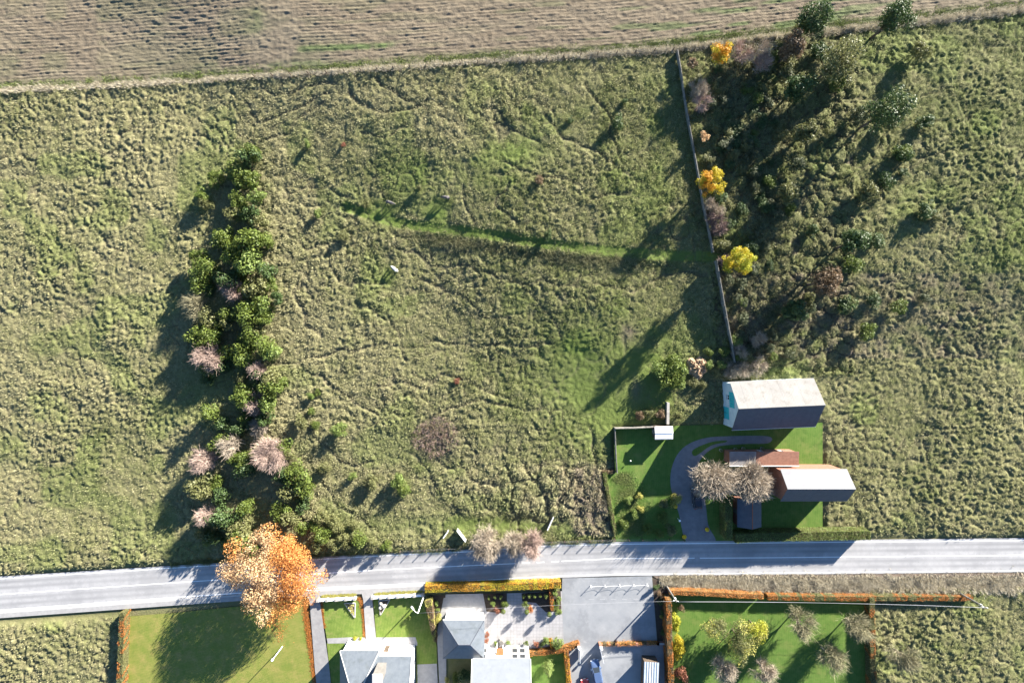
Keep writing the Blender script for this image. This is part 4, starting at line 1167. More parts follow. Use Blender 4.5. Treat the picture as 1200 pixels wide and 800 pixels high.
# ------------------------------------------------------------------ fences and walls
def fence(name, pts, hgt, label, post_gap=2.0, panel=True, rails=0, wire=0, matp='wood_grey', cat='fence', pw=.12, pth=.05, group=None, gap_bottom=.06, over=.1):
    P_ = [Vector(W3(*p)) for p in pts]
    o = empty(name, P_[0]); B0 = P_[0].copy()
    posts = []
    for a_, b_ in zip(P_[:-1], P_[1:]):
        L = (b_ - a_).length; n = max(1, round(L / post_gap))
        for k in range(n): posts.append(a_.lerp(b_, k / n))
    posts.append(P_[-1])
    for p in posts: p.z = float(terr(p.x, p.y))
    pm = MB(); pm.box((0, 0, (hgt + over) / 2 - .2), (pw, pw, hgt + over + .4)); pm.box((0, 0, hgt + over + .02), (pw * 1.25, pw * 1.25, .04)); pme = pm.mesh('post', M[matp])
    for i, p in enumerate(posts):
        q_ = link('post', pme, o, p - B0)
        q_.rotation_euler = (random.uniform(-.03, .03), random.uniform(-.03, .03), 0)
    for a_, b_ in zip(posts[:-1], posts[1:]):
        a_, b_ = a_ - B0, b_ - B0; d = (b_ - a_).normalized()
        if panel:
            m_ = MB(); hv = hgt + random.uniform(-.06, .05)
            m_.bar(a_ + d * pw * .55 + Vector((0, 0, hv / 2 + gap_bottom)), b_ - d * pw * .55 + Vector((0, 0, hv / 2 + gap_bottom)), pth, hv)
            m_.bar(a_ + d * pw * .55 + Vector((0, 0, hv + gap_bottom + .03)), b_ - d * pw * .55 + Vector((0, 0, hv + gap_bottom + .03)), pth + .05, .05)
            m_.build('panel', M[matp], o)
        for k in range(rails):
            m_ = MB(); zz_ = hgt * (k + .8) / rails - .1; m_.bar(a_ + Vector((0, 0, zz_)), b_ + Vector((0, 0, zz_)), .05, .1); m_.build('rail', M[matp], o)
        for k in range(wire):
            m_ = MB(); zz_ = hgt * (k + 1) / wire - .05; m_.tube([a_ + Vector((0, 0, zz_)), a_.lerp(b_, .5) + Vector((0, 0, zz_ - .02)), b_ + Vector((0, 0, zz_))], .008, 4); m_.build('wire', M['wire'], o)
    tag(o, label, cat, group)
    return o
fence('panel_fence', [(792, 63), (796, 85), (800, 115), (806, 150), (815, 200), (822, 240), (829, 272), (833.5, 296)], 1.05, 'long weathered grey panel fence down the right side of the meadow', 2.2, True, pth=.08, pw=.14)
fence('panel_fence', [(836, 307), (840, 330), (845, 358), (850, 385), (854, 405), (857, 424)], 1.7, 'shorter weathered panel fence below the gateway on the right', 2.2, True, pth=.08, pw=.14)
fence('board_fence', [(719.5, 500.5), (743, 500), (768, 498.5)], 1.35, 'pale board fence behind the white roofed shed', 2.0, True, pth=.1, pw=.14)
fence('board_fence', [(719.5, 501.5), (720.5, 525), (722, 552)], 1.05, 'pale board fence on the left side of the dark lawn', 2.0, True, pth=.1, pw=.14)
fence('wire_fence', [(300, 91.5), (405, 86), (500, 79.5), (600, 72.5), (700, 65.5), (788, 60)], 1.15, 'post and wire fence below the ploughed field', 3.4, False, 0, 2, 'wood_dark', pw=.13)
fence('wire_fence', [(470, 644), (555, 639.5), (632, 634), (720, 631), (800, 631)], 1.0, 'post and wire fence beside the road verge', 2.6, False, 0, 2, 'wood_dark', pw=.12)
# stub wall beside the shed
def low_wall(name, pts, hgt, th, m, coping, label, cpm='white', piers=True):
    P_ = [Vector((*W(*p), 0)) for p in pts]; o = empty(name, P_[0]); B0 = P_[0].copy()
    wm = MB(); cm = MB()
    for a_, b_ in zip(P_[:-1], P_[1:]):
        a_, b_ = a_ - B0, b_ - B0; up = Vector((0, 0, 1))
        wm.bar(a_ + up * (hgt / 2 - .1), b_ + up * (hgt / 2 - .1), th, hgt + .2)
    wm.build('wall', m, o)
    for a_, b_ in zip(P_[:-1], P_[1:]):
        a_, b_ = a_ - B0, b_ - B0; L = (b_ - a_).length; n = max(1, round(L / 1.8)); up = Vector((0, 0, 1))
        for k in range(n):
            c_ = MB(); p, q_ = a_.lerp(b_, k / n + .004), a_.lerp(b_, (k + 1) / n - .004)
            c_.bar(p + up * (hgt + coping / 2 + .002), q_ + up * (hgt + coping / 2 + .002), th + .12, coping); c_.build('coping_stone', M[cpm], o)
        if piers:
            for k in range(n + 1):
                pm = MB(); p = a_.lerp(b_, k / n); pm.box(p + up * (hgt / 2 + .12), (th + .2, th + .2, hgt + .24)); pm.build('pier', m, o)
    tag(o, label, 'wall')
    return o
low_wall('garden_wall', [(374, 701), (417, 699)], .75, .28, M['stone'], .07, 'low stone wall with white coping left of the garden path')
low_wall('garden_wall', [(437.5, 698), (496, 695)], .75, .28, M['stone'], .07, 'longer low stone wall with white coping right of the garden path')
low_wall('brick_wall', [(704, 753), (733, 752), (770, 751.5), (781, 752)], .6, .25, M['brick'], .06, 'low brick wall with pale coping across the car park', 'kerb', True)
low_wall('rubble_wall', [(781.5, 471), (781, 496)], .9, .4, M['stone'], .06, 'short stub of old wall above the white roofed shed', 'stone', False)

# ------------------------------------------------------------------ hedges
hedge([(498, 690), (530, 689), (580, 688), (620, 686.5), (657, 685)], 1.25, 1.7, 'leaf_gold', 'long clipped yellow and orange hedge along the road', style2='leaf_yellow', seed=3)
hedge([(645.5, 689), (647, 715)], .55, 1.2, 'leaf_rust', 'thin rust coloured hedge between forecourt and green shrubs', seed=4)
hedge([(501.5, 704), (505.5, 726), (509.5, 752)], [1.3, .95, .55], 1.9, 'leaf_brown', 'tapering beige brown hedge right of the lamp post', seed=5, style2='leaf_pale')
hedge([(620, 766), (640, 764.5), (662, 761), (679, 755)], .9, 1.1, 'leaf_rust', 'rust orange hedge above the small conifer garden', seed=6, style2='leaf_orange')
hedge([(663.5, 763), (665, 780), (668, 812)], .75, 1.4, 'leaf_gold', 'narrow orange hedge at the left side of the lower car park', seed=7, style2='leaf_rust')
hedge([(784, 703), (784.5, 740), (786, 780), (788, 830)], 1.0, 2.7, 'leaf_rust', 'tall rust brown hedge running down from the utility pole', seed=8, style2='leaf_brown')
hedge([(785, 694), (820, 695), (860, 697.5), (895, 699)], .85, 1.5, 'leaf_orange', 'long straight orange hedge below the dry grass bank', seed=9, style2='leaf_rust')
hedge([(900, 700), (980, 701), (1060, 701), (1140, 701)], .85, 1.4, 'leaf_rust', 'rust hedge continuing along the road past the right garden', seed=10, style2='leaf_olive')
hedge([(854, 584), (854, 610), (854.5, 632)], 1.5, 2.7, 'leaf_bright', 'thick clipped green hedge left of the outbuilding', seed=11, style2='leaf_green')
hedge([(862, 631), (880, 630), (905, 629), (960, 628), (1020, 627)], 1.7, 2.5, 'leaf_bright', 'thick clipped green hedge between outbuilding and road', seed=12, style2='leaf_green')
hedge([(708.5, 554), (714, 585), (721.5, 626)], .7, .9, 'leaf_olive', 'low pale green hedge between the tussocks and the garden', seed=13, style2='leaf_bright', rough=.2)
hedge([(706, 553), (721, 553)], .5, .8, 'leaf_brown', 'short brown hedge stub at the garden corner', seed=14, rough=.2)
hedge([(704, 755.5), (733, 754.6), (770, 754)], .5, .75, 'leaf_orange', 'row of low orange plants behind the brick wall', seed=15, style2='leaf_brown', rough=.2)
hedge([(645, 750), (648, 762)], .5, .9, 'leaf_gold', 'short orange hedge between two green ball shrubs', seed=16)

hedge([(1022, 700), (1023, 760), (1025, 830)], 1.0, 1.6, 'leaf_olive', 'olive hedge at the far right end of the lower garden', seed=17, style2='leaf_rust')
hedge([(143, 718), (141, 760), (139, 830)], 1.0, 1.6, 'leaf_olive', 'olive hedge at the far left end of the golden lawn', seed=18, style2='leaf_rust')

# ------------------------------------------------------------------ trees and shrubs: left side
tree(322, 670, 11, 9.8, 6.4, 4.0, 'leaf_orange', 'large orange and apricot tree at the roadside on the left', 'autumn_tree', k=95, nleaf=36000, lsize=.28, ry=9.6, rc=.19, tr=.3, seed=21, style2='leaf_apricot')
belt = [(303, 185, 7), (302, 215, 8), (308, 235, 9), (303, 255, 9), (312, 262, 7), (306, 285, 12), (318, 285, 8), (303, 310, 12), (316, 318, 9), (306, 340, 12), (320, 335, 7),
 (304, 365, 12), (318, 362, 10), (330, 350, 6), (308, 390, 8), (318, 374, 8), (315, 405, 9), (325, 412, 9), (312, 443, 8), (326, 440, 9), (328, 455, 10), (334, 447, 7), (322, 470, 9), (316, 487, 8)]
for i, (a_, b_, c_) in enumerate(belt):
    shrub(a_ + random.uniform(-2, 4), b_, c_ * 1.25, ('leaf_green', 'leaf_green', 'leaf_bright', 'leaf_dark', 'leaf_olive')[i % 5], 'leafy green shrub packed in the dense belt along the left meadow edge', 'shrub belt on the left', random.uniform(1.1, 1.5))
thick = [(338, 520, 8), (342, 530, 7), (352, 545, 10), (340, 555, 12), (358, 560, 13), (345, 575, 12), (365, 572, 8), (360, 587, 8), (335, 592, 9), (345, 602, 10)]
for i, (a_, b_, c_) in enumerate(thick):
    shrub(a_, b_, c_ * 1.2, ('leaf_green', 'leaf_olive', 'leaf_green', 'leaf_dark')[i % 4], 'green shrub in the thicket just above the orange tree', 'thicket above the orange tree', random.uniform(1.0, 1.3))
low = [(380, 600, 9), (372, 611, 8), (392, 605, 8), (398, 616, 8), (385, 621, 9), (405, 626, 8), (415, 612, 6), (425, 627, 9), (378, 631, 8), (395, 634, 8), (360, 614, 8), (440, 633, 7), (412, 636, 7), (455, 636, 6)]
for i, (a_, b_, c_) in enumerate(low):
    shrub(a_, b_, c_, ('leaf_olive', 'leaf_green', 'leaf_olive')[i % 3], 'olive green bush in the roadside scrub right of the orange tree', 'roadside scrub', random.uniform(1.0, 1.5))
single = [
 (355, 492, 9, 'leaf_olive', 'round olive shrub just right of the dense left belt'), (400, 503, 9, 'leaf_bright', 'bright green round bush standing alone right of the left belt'),
 (367, 463, 5, 'leaf_bright', 'small yellowish green bush above the winding trail on the left'), (374, 459, 4, 'leaf_green', 'tiny green bush next to the small yellowish green one'),
 (367, 481, 5, 'leaf_green', 'small green bush between the olive shrub and the trail'), (372, 497, 5, 'leaf_green', 'small low bush right of the round olive shrub'),
 (384, 545, 7, 'leaf_olive', 'olive bush above the lower left thicket'), (415, 556, 6, 'leaf_bright', 'pale green bush left of the dark hollow'),
 (437, 563, 9, 'leaf_olive', 'olive bush casting a wide dark shadow near the lower left'), (468, 562, 10, 'leaf_bright', 'bright green bush cluster right of the olive bush, upper one'),
 (475, 571, 9, 'leaf_green', 'green bush cluster right of the olive bush, lower one'),
 (363, 171, 5, 'leaf_bright', 'small lone bush with a dark shadow at the upper left'), (375, 253, 5, 'leaf_bright', 'small lone bush with a slanting shadow left of the ponies'),
 (405, 278, 6, 'leaf_olive', 'small olive bush below the start of the green track'), (430, 240, 5, 'leaf_olive', 'small bush at the left end of the green track'),
 (493, 223, 4, 'leaf_olive', 'small bush between the two dark ponies'), (632, 213, 5, 'leaf_brown', 'brownish sapling with a long shadow in the upper meadow'),
 (723, 146, 8, 'leaf_dark', 'dark green bush in the upper right meadow'), (730, 122, 4, 'leaf_dark', 'small dark bush above the larger dark bush'),
 (642, 277, 6, 'leaf_dark', 'dark green bush at the edge of the mown track'), (536, 446, 4, 'leaf_red', 'small red bush in the middle meadow'),
 (404, 171, 3, 'leaf_red', 'tiny reddish bush near the upper left'), (668, 142, 4, 'leaf_dark', 'small dark bush left of the dark green bush pair'),
]
for a_, b_, c_, st, lb in single: shrub(a_, b_, c_, st, lb, None, 0.85 if b_ > 400 else 1.0)
bare(318, 531, 3.2, 2.5, 2.1, 'twig_pink', 'large pale pinkish bare tree above the orange tree', seed=41, ntwig=6000, k=36)
bare(303, 433, 1.6, 1.7, 1.4, 'twig_pink', 'pale bare tree in the left belt, upper of three', seed=42, ntwig=1800)
bare(302, 474, 1.9, 1.9, 1.6, 'twig_pink', 'pale bare tree in the left belt, middle of three', seed=43, ntwig=2200)
bare(304, 501, 1.5, 1.5, 1.3, 'twig_pale', 'pale bare tree in the left belt, lowest of three', seed=44, ntwig=1600)
# dead bramble ring
def bramble():
    r = np.random.default_rng(61); x, y = W(513, 512); o = empty('dead_bramble', (x, y, float(terr(x, y))))
    n = 1400; ang = r.uniform(0, 2 * np.pi, n); rad = 4.5 * r.uniform(.02, 1, n) ** .6 * (.8 + .4 * vn(ang * 2, ang * 0, 1, 65)); keep = ~((np.abs(np.sin(ang) + .75) < .3) & (rad < 3.2) & (r.uniform(0, 1, n) < .6))
    ang, rad = ang[keep], rad[keep]; n = len(ang)
    st = np.stack([rad * np.cos(ang), rad * np.sin(ang) * .85, r.uniform(0.1, .55, n)], 1)
    d = r.normal(0, 1, (n, 3)); d[:, 2] = np.abs(d[:, 2]) * .6; d /= np.linalg.norm(d, axis=1, keepdims=True)
    en = st + d * r.uniform(.3, .8, n)[:, None]; sd = np.cross(d, r.normal(0, 1, (n, 3))); sd /= np.linalg.norm(sd, axis=1, keepdims=True); sd *= .035
    V = np.stack([st - sd, st + sd, en + sd * .4, en - sd * .4], 1).reshape(-1, 3)
    link('stems', np_mesh('stems', V, np.arange(4 * n).reshape(-1, 4), [M['twig_red']]), o)
    p = st[r.choice(n, 700)] + np.array([0, 0, .3]); nr = r.normal(0, .5, (700, 3)) + [0, 0, 1]; nr /= np.linalg.norm(nr, axis=1, keepdims=True)
    v, fc = leaf_arrays(p, nr, .22, r); link('leaves', np_mesh('leaves', v, fc, [M['leaf_brown']]), o)
    tag(o, 'round purplish brown patch of dead brambles in the lower meadow', 'bramble')
bramble()
# roadside bare shrubs
bare(571, 637, 3.2, 2.7, 2.3, 'twig_pale', 'pale round bare tree at the roadside next to the sign boards', seed=51, ntwig=7500, k=40, tw=.045)
bare(602, 636, 2.3, 2.2, 1.8, 'twig_pale', 'pale bare roadside tree, middle of the three', seed=52, ntwig=4500, k=26, tw=.045)
bare(621, 637, 2.4, 2.3, 1.9, 'twig_pink', 'pinkish bare roadside tree, rightmost of the three', seed=53, ntwig=4500, k=26, tw=.045)
# beyond the left of the picture the belt goes on
r2 = random.Random(77)
for i in range(64):
    a_ = r2.uniform(242, 300); b_ = r2.uniform(165, 640)
    shrub(a_, b_, r2.uniform(8, 15), r2.choice(['leaf_green', 'leaf_olive', 'leaf_dark', 'leaf_green']), 'green bush in the scrub beyond the left belt', 'scrub beyond the left belt', r2.uniform(.9, 1.3))
for i, b_ in enumerate(sorted(r2.uniform(230, 620) for _ in range(7))):
    bare(r2.uniform(225, 290), b_, r2.uniform(1.7, 2.6), 2.3, 1.9, r2.choice(['twig_pink', 'twig_pale', 'twig_olive']), '%s bare tree from the top in the scrub beyond the left belt' % ('first', 'second', 'third', 'fourth', 'fifth', 'sixth', 'seventh')[i], seed=80 + i, ntwig=2000, group='bare trees beyond the left belt')

# ------------------------------------------------------------------ trees and shrubs: right side
tree(846, 63, 6, 2.1, 3.6, 2.0, 'leaf_yellow', 'yellow tree with orange top at the upper right corner', 'autumn_tree', k=22, nleaf=2600, lsize=.26, tr=.12, seed=101, style2='leaf_gold')
tree(834, 212, 7, 2.7, 4.6, 2.8, 'leaf_gold', 'golden orange tree beside the panel fence', 'autumn_tree', k=50, nleaf=5200, lsize=.24, ry=3.2, rc=.22, tr=.14, seed=102, style2='leaf_yellow')
tree(872, 303, 10.6, 2.75, 6.2, 4.4, 'leaf_lime', 'bright lime yellow round tree with a tall trunk by the gateway', 'autumn_tree', k=95, nleaf=9000, lsize=.24, tr=.22, rc=.2, zpos=8.6, seed=103, style2='leaf_yellow')
tree(825, 161, 3.4, 1.1, 2.2, 1.0, 'leaf_apricot', 'small pale orange tree right of the panel fence', 'autumn_tree', k=12, nleaf=700, lsize=.24, tr=.07, seed=104)
tree(812, 74, 3.6, 1.2, 2.2, 1.0, 'leaf_brown', 'small tawny tree at the top end of the panel fence', 'autumn_tree', k=12, nleaf=600, lsize=.24, tr=.07, seed=105)
for i, (a_, b_, rr, tw_, lb) in enumerate([
 (836, 243, 1.7, 'twig_pale', 'greyish bare shrub just below the golden tree'), (838, 256, 1.8, 'twig_red', 'reddish bare shrub below the golden tree, middle'), (842, 267, 1.6, 'twig_red', 'reddish bare shrub below the golden tree, lowest'),
 (818, 105, 1.9, 'twig_pale', 'grey bare shrub right of the fence near the top'), (822, 120, 1.6, 'twig_pink', 'pinkish grey bare shrub right of the fence'), (870, 62, 2.2, 'twig_pink', 'pinkish bare bush right of the yellow tree'),
 (888, 60, 2.4, 'twig_pale', 'pale bare bush at the top right edge'), (893, 75, 2.0, 'twig_pink', 'pinkish bare bush below the pale one at the top right edge'),
 (852, 306, 1.3, 'twig_red', 'reddish brush around the foot of the lime yellow tree'), (886, 395, 1.6, 'twig_pale', 'grey bare bush above the barn, right'), (866, 412, 1.4, 'twig_pale', 'grey bare bush above the barn, left')]):
    bare(a_, b_, rr, rr * 1.0, rr * .9, tw_, lb, 'bare_shrub', seed=120 + i, ntwig=1500, cat='shrub', k=14, tr=.06, tl=.8)
# brambly scrub on the right
r3 = random.Random(5)
cnt = 0
while cnt < 95:
    a_ = r3.uniform(800, 905); b_ = r3.uniform(70, 425)
    fx_ = np.interp(b_, [63, 150, 240, 296, 307, 358, 424], [794, 808, 824, 835, 838, 847, 859])
    if a_ < fx_ + 8 or (290 < b_ < 312 and a_ < 868): continue
    shrub(a_, b_, r3.uniform(4, 8.5), r3.choice(['leaf_dark', 'leaf_green', 'scrub_leaf', 'scrub_leaf', 'leaf_olive', 'scrub_leaf']), 'low bramble bush in the overgrown ground right of the panel fence', 'bramble scrub on the right', r3.uniform(.55, .9), 'bramble_bush', 'bramble')
    cnt += 1
for a_, b_, c_, st, lb in [
 (772, 432, 7, 'leaf_bright', 'pale green bush at the left end of the bush group by the rubble heap'), (783, 438, 9, 'leaf_green', 'green bush in the middle of the group left of the rubble heap'), (792, 430, 7, 'leaf_bright', 'bright bush touching the left side of the rubble heap'),
 (786, 425, 8, 'leaf_green', 'green bush at the top of the group left of the rubble heap'), (794, 446, 6, 'leaf_bright', 'bright low bush below the rubble heap, left'), (810, 447, 7, 'leaf_olive', 'olive bush below the rubble heap, right'),
 (829, 428, 6, 'leaf_bright', 'bright green bush right of the rubble heap, upper'), (836, 434, 7, 'leaf_olive', 'yellowish bush right of the rubble heap, lower'), (843, 428, 6, 'leaf_bright', 'small bright bush near the fence end'),
 (828, 412, 6, 'leaf_green', 'green bush above the rubble heap'), (847, 412, 6, 'leaf_green', 'green bush against the lower fence end'), (861, 400, 8, 'leaf_bright', 'bright green bush right of the lower fence end'), (863, 418, 7, 'leaf_green', 'green bush above the barn corner'),
 (820, 452, 7, 'leaf_olive', 'olive bush in the corner left of the barn'), (748, 486, 5, 'leaf_brown', 'small brown bush above the board fence, left'), (760, 484, 6, 'leaf_olive', 'dry olive bush above the board fence, middle'), (772, 484, 6, 'leaf_brown', 'brown bush against the wall stub'),
 (795, 488, 5, 'leaf_olive', 'dull bush right of the wall stub'), (735, 585, 5, 'leaf_bright', 'bright plant in the lower left of the dark lawn'), (742, 600, 6, 'leaf_bright', 'bright green bush on the sunny lawn edge'), (730, 612, 6, 'leaf_green', 'green bush at the road corner of the garden'),
 (748, 580, 5, 'leaf_pale', 'pale dry bush on the sunny lawn'), (750, 595, 5, 'leaf_pale', 'pale dry plant below the other pale bush on the lawn'), (758, 618, 6, 'leaf_green', 'green bush near the road in the garden'),
 (778, 588, 7, 'leaf_olive', 'olive bush left of the drive, upper'), (790, 585, 7, 'leaf_pale', 'yellow tinged bush left of the drive, top right'), (775, 605, 7, 'leaf_green', 'green bush left of the drive, middle'), (785, 618, 7, 'leaf_olive', 'olive bush left of the drive, lower'), (770, 622, 6, 'leaf_green', 'green bush near the road left of the drive')]:
    shrub(a_, b_, c_ * ((1.5 if a_ < 800 else .95) if b_ < 460 else 1.0), st, lb, None, .95 if a_ < 800 else .6)
for i, (a_, b_, rr, lb) in enumerate([(858, 433, 1.7, 'tawny bare bush behind the barn, left'), (872, 431, 1.8, 'tawny bare bush behind the barn, middle'), (888, 428, 1.8, 'tawny bare bush behind the barn, right')]):
    bare(a_, b_, rr, rr * .8, rr * .7, 'twig_pale', lb, 'bare_shrub', seed=140 + i, ntwig=1500, cat='shrub', k=14, tr=.06, tl=.7)
bare(836, 561, 4.1, 4.2, 2.0, 'twig_pale', 'spreading bare tree over the parked dark car', seed=151, ntwig=10000, k=50, tw=.05, ry=3.6)
bare(879, 563, 4.1, 4.2, 1.9, 'twig_pale', 'spreading bare tree in front of the brick house', seed=152, ntwig=10000, k=50, tw=.05, ry=3.4)
# tall trees to the right of the picture, whose shade falls on the scrub
for i, (a_, b_, hh, rr) in enumerate([(955, 20, 11, 3.3), (985, 70, 13, 3.6), (1040, 130, 13, 3.6), (965, 330, 9, 3.0), (1000, 285, 9, 2.8), (945, 155, 6, 2.2), (1050, 20, 11, 3.4), (930, 55, 9, 2.6), (938, 100, 9, 2.6), (925, 225, 6, 2.0), (932, 365, 6, 2.2)]):
    tree(a_, b_, hh, rr, hh * .6, hh * .36, ('leaf_dark', 'leaf_olive', 'leaf_dark', 'leaf_brown')[i % 4], ['topmost left tall tree of the wood right of the scrub', 'dark tall tree second from the top of the right wood', 'rightmost tall tree of the wood beyond the scrub', 'tall brown tree low in the right wood above the barn', 'dark tall tree just right of the lime yellow tree', 'smaller olive tree in the middle of the right wood', 'tall dark tree at the top right of the wood', 'brown tree right of the yellow corner tree', 'dark tree below the brown one at the right wood edge', 'olive tree right of the golden orange tree', 'dark tree above the barn roof in the scrub'][i], 'tall_tree', 'wood beyond the right scrub', k=30, nleaf=3800, lsize=.36, tr=.22, seed=160 + i, crown_px=True)
for i in range(34):
    shrub(r3.uniform(905, 1090), r3.uniform(40, 430), r3.uniform(6, 12), r3.choice(['leaf_dark', 'leaf_green', 'scrub_leaf', 'leaf_olive']), 'bush in the scrub beyond the right of the bramble ground', 'scrub further right', r3.uniform(.7, 1.2))

# garden at the lower right
tree(792, 729, 2.6, 1.05, 1.5, 1.2, 'leaf_lime', 'lime yellow columnar shrub beside the tall hedge, upper', 'autumn_shrub', k=34, nleaf=3200, lsize=.2, rc=.45, ry=3.0, tr=.06, seed=171, cat='shrub')
tree(795, 757, 2.6, 1.35, 1.5, 1.2, 'leaf_yellow', 'golden yellow columnar shrub beside the tall hedge, lower', 'autumn_shrub', k=38, nleaf=3600, lsize=.2, rc=.45, ry=3.3, tr=.06, seed=172, cat='shrub')
shrub(797, 783, 8, 'leaf_red', 'dull red shrub below the golden yellow one', None, 1.0)
shrub(802, 795, 6, 'leaf_pale', 'pale shrub at the foot of the garden hedge', None, 1.0)
shrub(797, 711, 4, 'leaf_brown', 'small brown shrub above the lime yellow one', None, 1.0)
tree(839, 737, 5, 2.6, 3.2, 2.0, 'leaf_pale', 'thin yellowish tree on the lower right lawn, upper left', 'thin_tree', k=30, nleaf=3000, lsize=.22, tr=.1, seed=181, style2='leaf_olive')
tree(868, 750, 6, 2.9, 3.6, 2.6, 'leaf_olive', 'large olive thin tree in the middle of the right lawn', 'thin_tree', k=50, nleaf=6500, lsize=.22, tr=.15, seed=182, style2='leaf_pale', ry=5.2)
bare(848, 783, 2.4, 3.2, 2.0, 'twig_pale', 'pale bare tree at the bottom of the right lawn', 'thin_tree', seed=183, ntwig=3000, k=22)
bare(896, 785, 2.0, 3.0, 1.7, 'twig_pale', 'pale bare tree at the bottom right corner', 'thin_tree', seed=184, ntwig=2400, k=20)
tree(888, 738, 5, 2.6, 3.4, 1.8, 'leaf_lime', 'yellow tree at the right edge of the lower lawn', 'autumn_tree', k=24, nleaf=2600, lsize=.24, tr=.12, seed=185, style2='leaf_pale', ry=3.0)
for i, (a_, b_) in enumerate([(940, 730), (975, 770), (1005, 735), (1060, 770)]):
    bare(a_, b_, 2.6, 3.4, 2.2, 'twig_olive', ['first thin tree right of the yellow tree', 'thin tree lowest in the far right garden', 'thin tree beside the olive hedge at the garden end', 'thin tree standing in the pasture past the olive hedge'][i], 'thin_tree', seed=190 + i, ntwig=2600, k=22, group='thin trees further right')
# car park bed
for i, (a_, b_, c_, st, lb) in enumerate([(768, 686, 4, 'leaf_dark', 'dark shrub at the top of the car park bed'), (772, 694, 4, 'leaf_brown', 'brown shrub in the car park bed'), (776, 715, 5, 'leaf_dark', 'dark shrub in the middle of the car park bed'),
    (775, 721, 3, 'leaf_pale', 'pale plant in the shaded car park bed'), (777, 738, 5, 'leaf_dark', 'dark shrub at the lower end of the car park bed'), (773, 703, 4, 'leaf_dark', 'dark shrub below the brown one in the car park bed')]):
    shrub(a_, b_, c_, st, lb, None, 1.2)
# white house front garden
for a_, b_, c_, st, lb, hs in [
 (650, 692, 5, 'leaf_bright', 'bright round shrub at the car park corner, top', 1), (654, 700, 4.5, 'leaf_bright', 'bright round shrub at the car park corner, second', 1), (650, 707, 5, 'leaf_green', 'green round shrub at the car park corner, third', 1), (654, 714, 4.5, 'leaf_bright', 'bright round shrub at the car park corner, lowest', 1),
 (639, 748, 5.5, 'leaf_bright', 'green ball shrub left of the short orange hedge', 1), (654, 749, 6.5, 'leaf_bright', 'larger green ball shrub right of the short orange hedge', 1), (634.5, 753, 3, 'leaf_bright', 'small green shrub below the left ball shrub', 1), (628, 752, 4, 'leaf_red', 'reddish shrub beside the green ball shrub', 1),
 (581, 752, 3.2, 'leaf_bright', 'round clipped bush left of the porch', 1), (595.5, 751, 3, 'leaf_bright', 'round clipped bush right of the porch', 1), (616, 751, 3.2, 'leaf_green', 'round bush near the right corner of the white house', 1),
 (571.5, 741, 3.2, 'leaf_red', 'reddish upright shrub on the forecourt, upper', 1.6), (570, 749, 3.4, 'leaf_red', 'reddish shrub on the forecourt beside the grey roof', 1.2),
 (512, 706, 3, 'leaf_bright', 'light green bush behind the tapering hedge, top', 1), (513, 713, 3, 'leaf_bright', 'light green bush behind the tapering hedge, middle', 1), (514.5, 722, 4.5, 'leaf_pale', 'yellow green bush behind the tapering hedge, lowest', 1),
 (480, 722, 3, 'leaf_green', 'small green bush on the right front lawn', 1), (417, 746, 2.8, 'leaf_lime', 'yellow bush by the path at the bungalow', 1), (423, 746.5, 2.4, 'leaf_lime', 'smaller yellow bush by the path at the bungalow', 1),
 (545, 786, 8, 'leaf_dark', 'dark bush in the gap between the small building and the white house', 1), (535, 790, 6, 'leaf_green', 'green bush in the shade below the small building', 1),
 (524, 795, 4, 'leaf_pale', 'pale plant in the shade at the bottom edge', 1)]:
    shrub(a_, b_, c_, st, lb, None, hs)
k = 0
for a_ in (573, 580, 587, 614, 620, 626, 633, 640):
    shrub(a_, 697.5 - (a_ - 573) * .03, 2.3, 'leaf_bright', 'small bright shrub in the row just behind the yellow hedge', 'shrub row behind the yellow hedge', 1.7)
for a_, b_, st, lb in [(578, 705, 'leaf_bright', 'bright upright plant in the left forecourt bed'), (583, 713, 'leaf_red', 'red brown plant in the left forecourt bed'), (591, 706, 'leaf_green', 'green plant at the right of the left forecourt bed'), (615, 706, 'leaf_green', 'green plant at the left end of the right forecourt bed'), (621, 711, 'leaf_rust', 'rust coloured plant in the right forecourt bed')]:
    shrub(a_, b_, 4, st, lb, None, 1.0)
def standard(px, py, label, seed, hh=1.5):
    r = np.random.default_rng(seed); x, y = W(px, py); o = empty('standard_tree', (x, y, 0))
    tm = MB(); tm.tube([(0, 0, -.1), (0.01, 0, hh)], [.05, .04], 6); tm.build('trunk', M['bark'], o)
    d = r.normal(0, 1, (420, 3)); d /= np.linalg.norm(d, axis=1, keepdims=True); p = d * .48 * r.uniform(.8, 1.05, (420, 1)) + [0, 0, hh + .25]
    v, fc = leaf_arrays(p, d, .15, r); link('crown', np_mesh('crown', v, fc, [M['leaf_green']]), o); tag(o, label, 'tree')
standard(617, 711, 'clipped ball tree on a thin stem in the right forecourt bed', 201)
standard(643, 714, 'clipped ball tree on a thin stem near the thin rust hedge', 202)
standard(590, 712, 'clipped ball tree on a thin stem in the left forecourt bed', 203, 1.1)
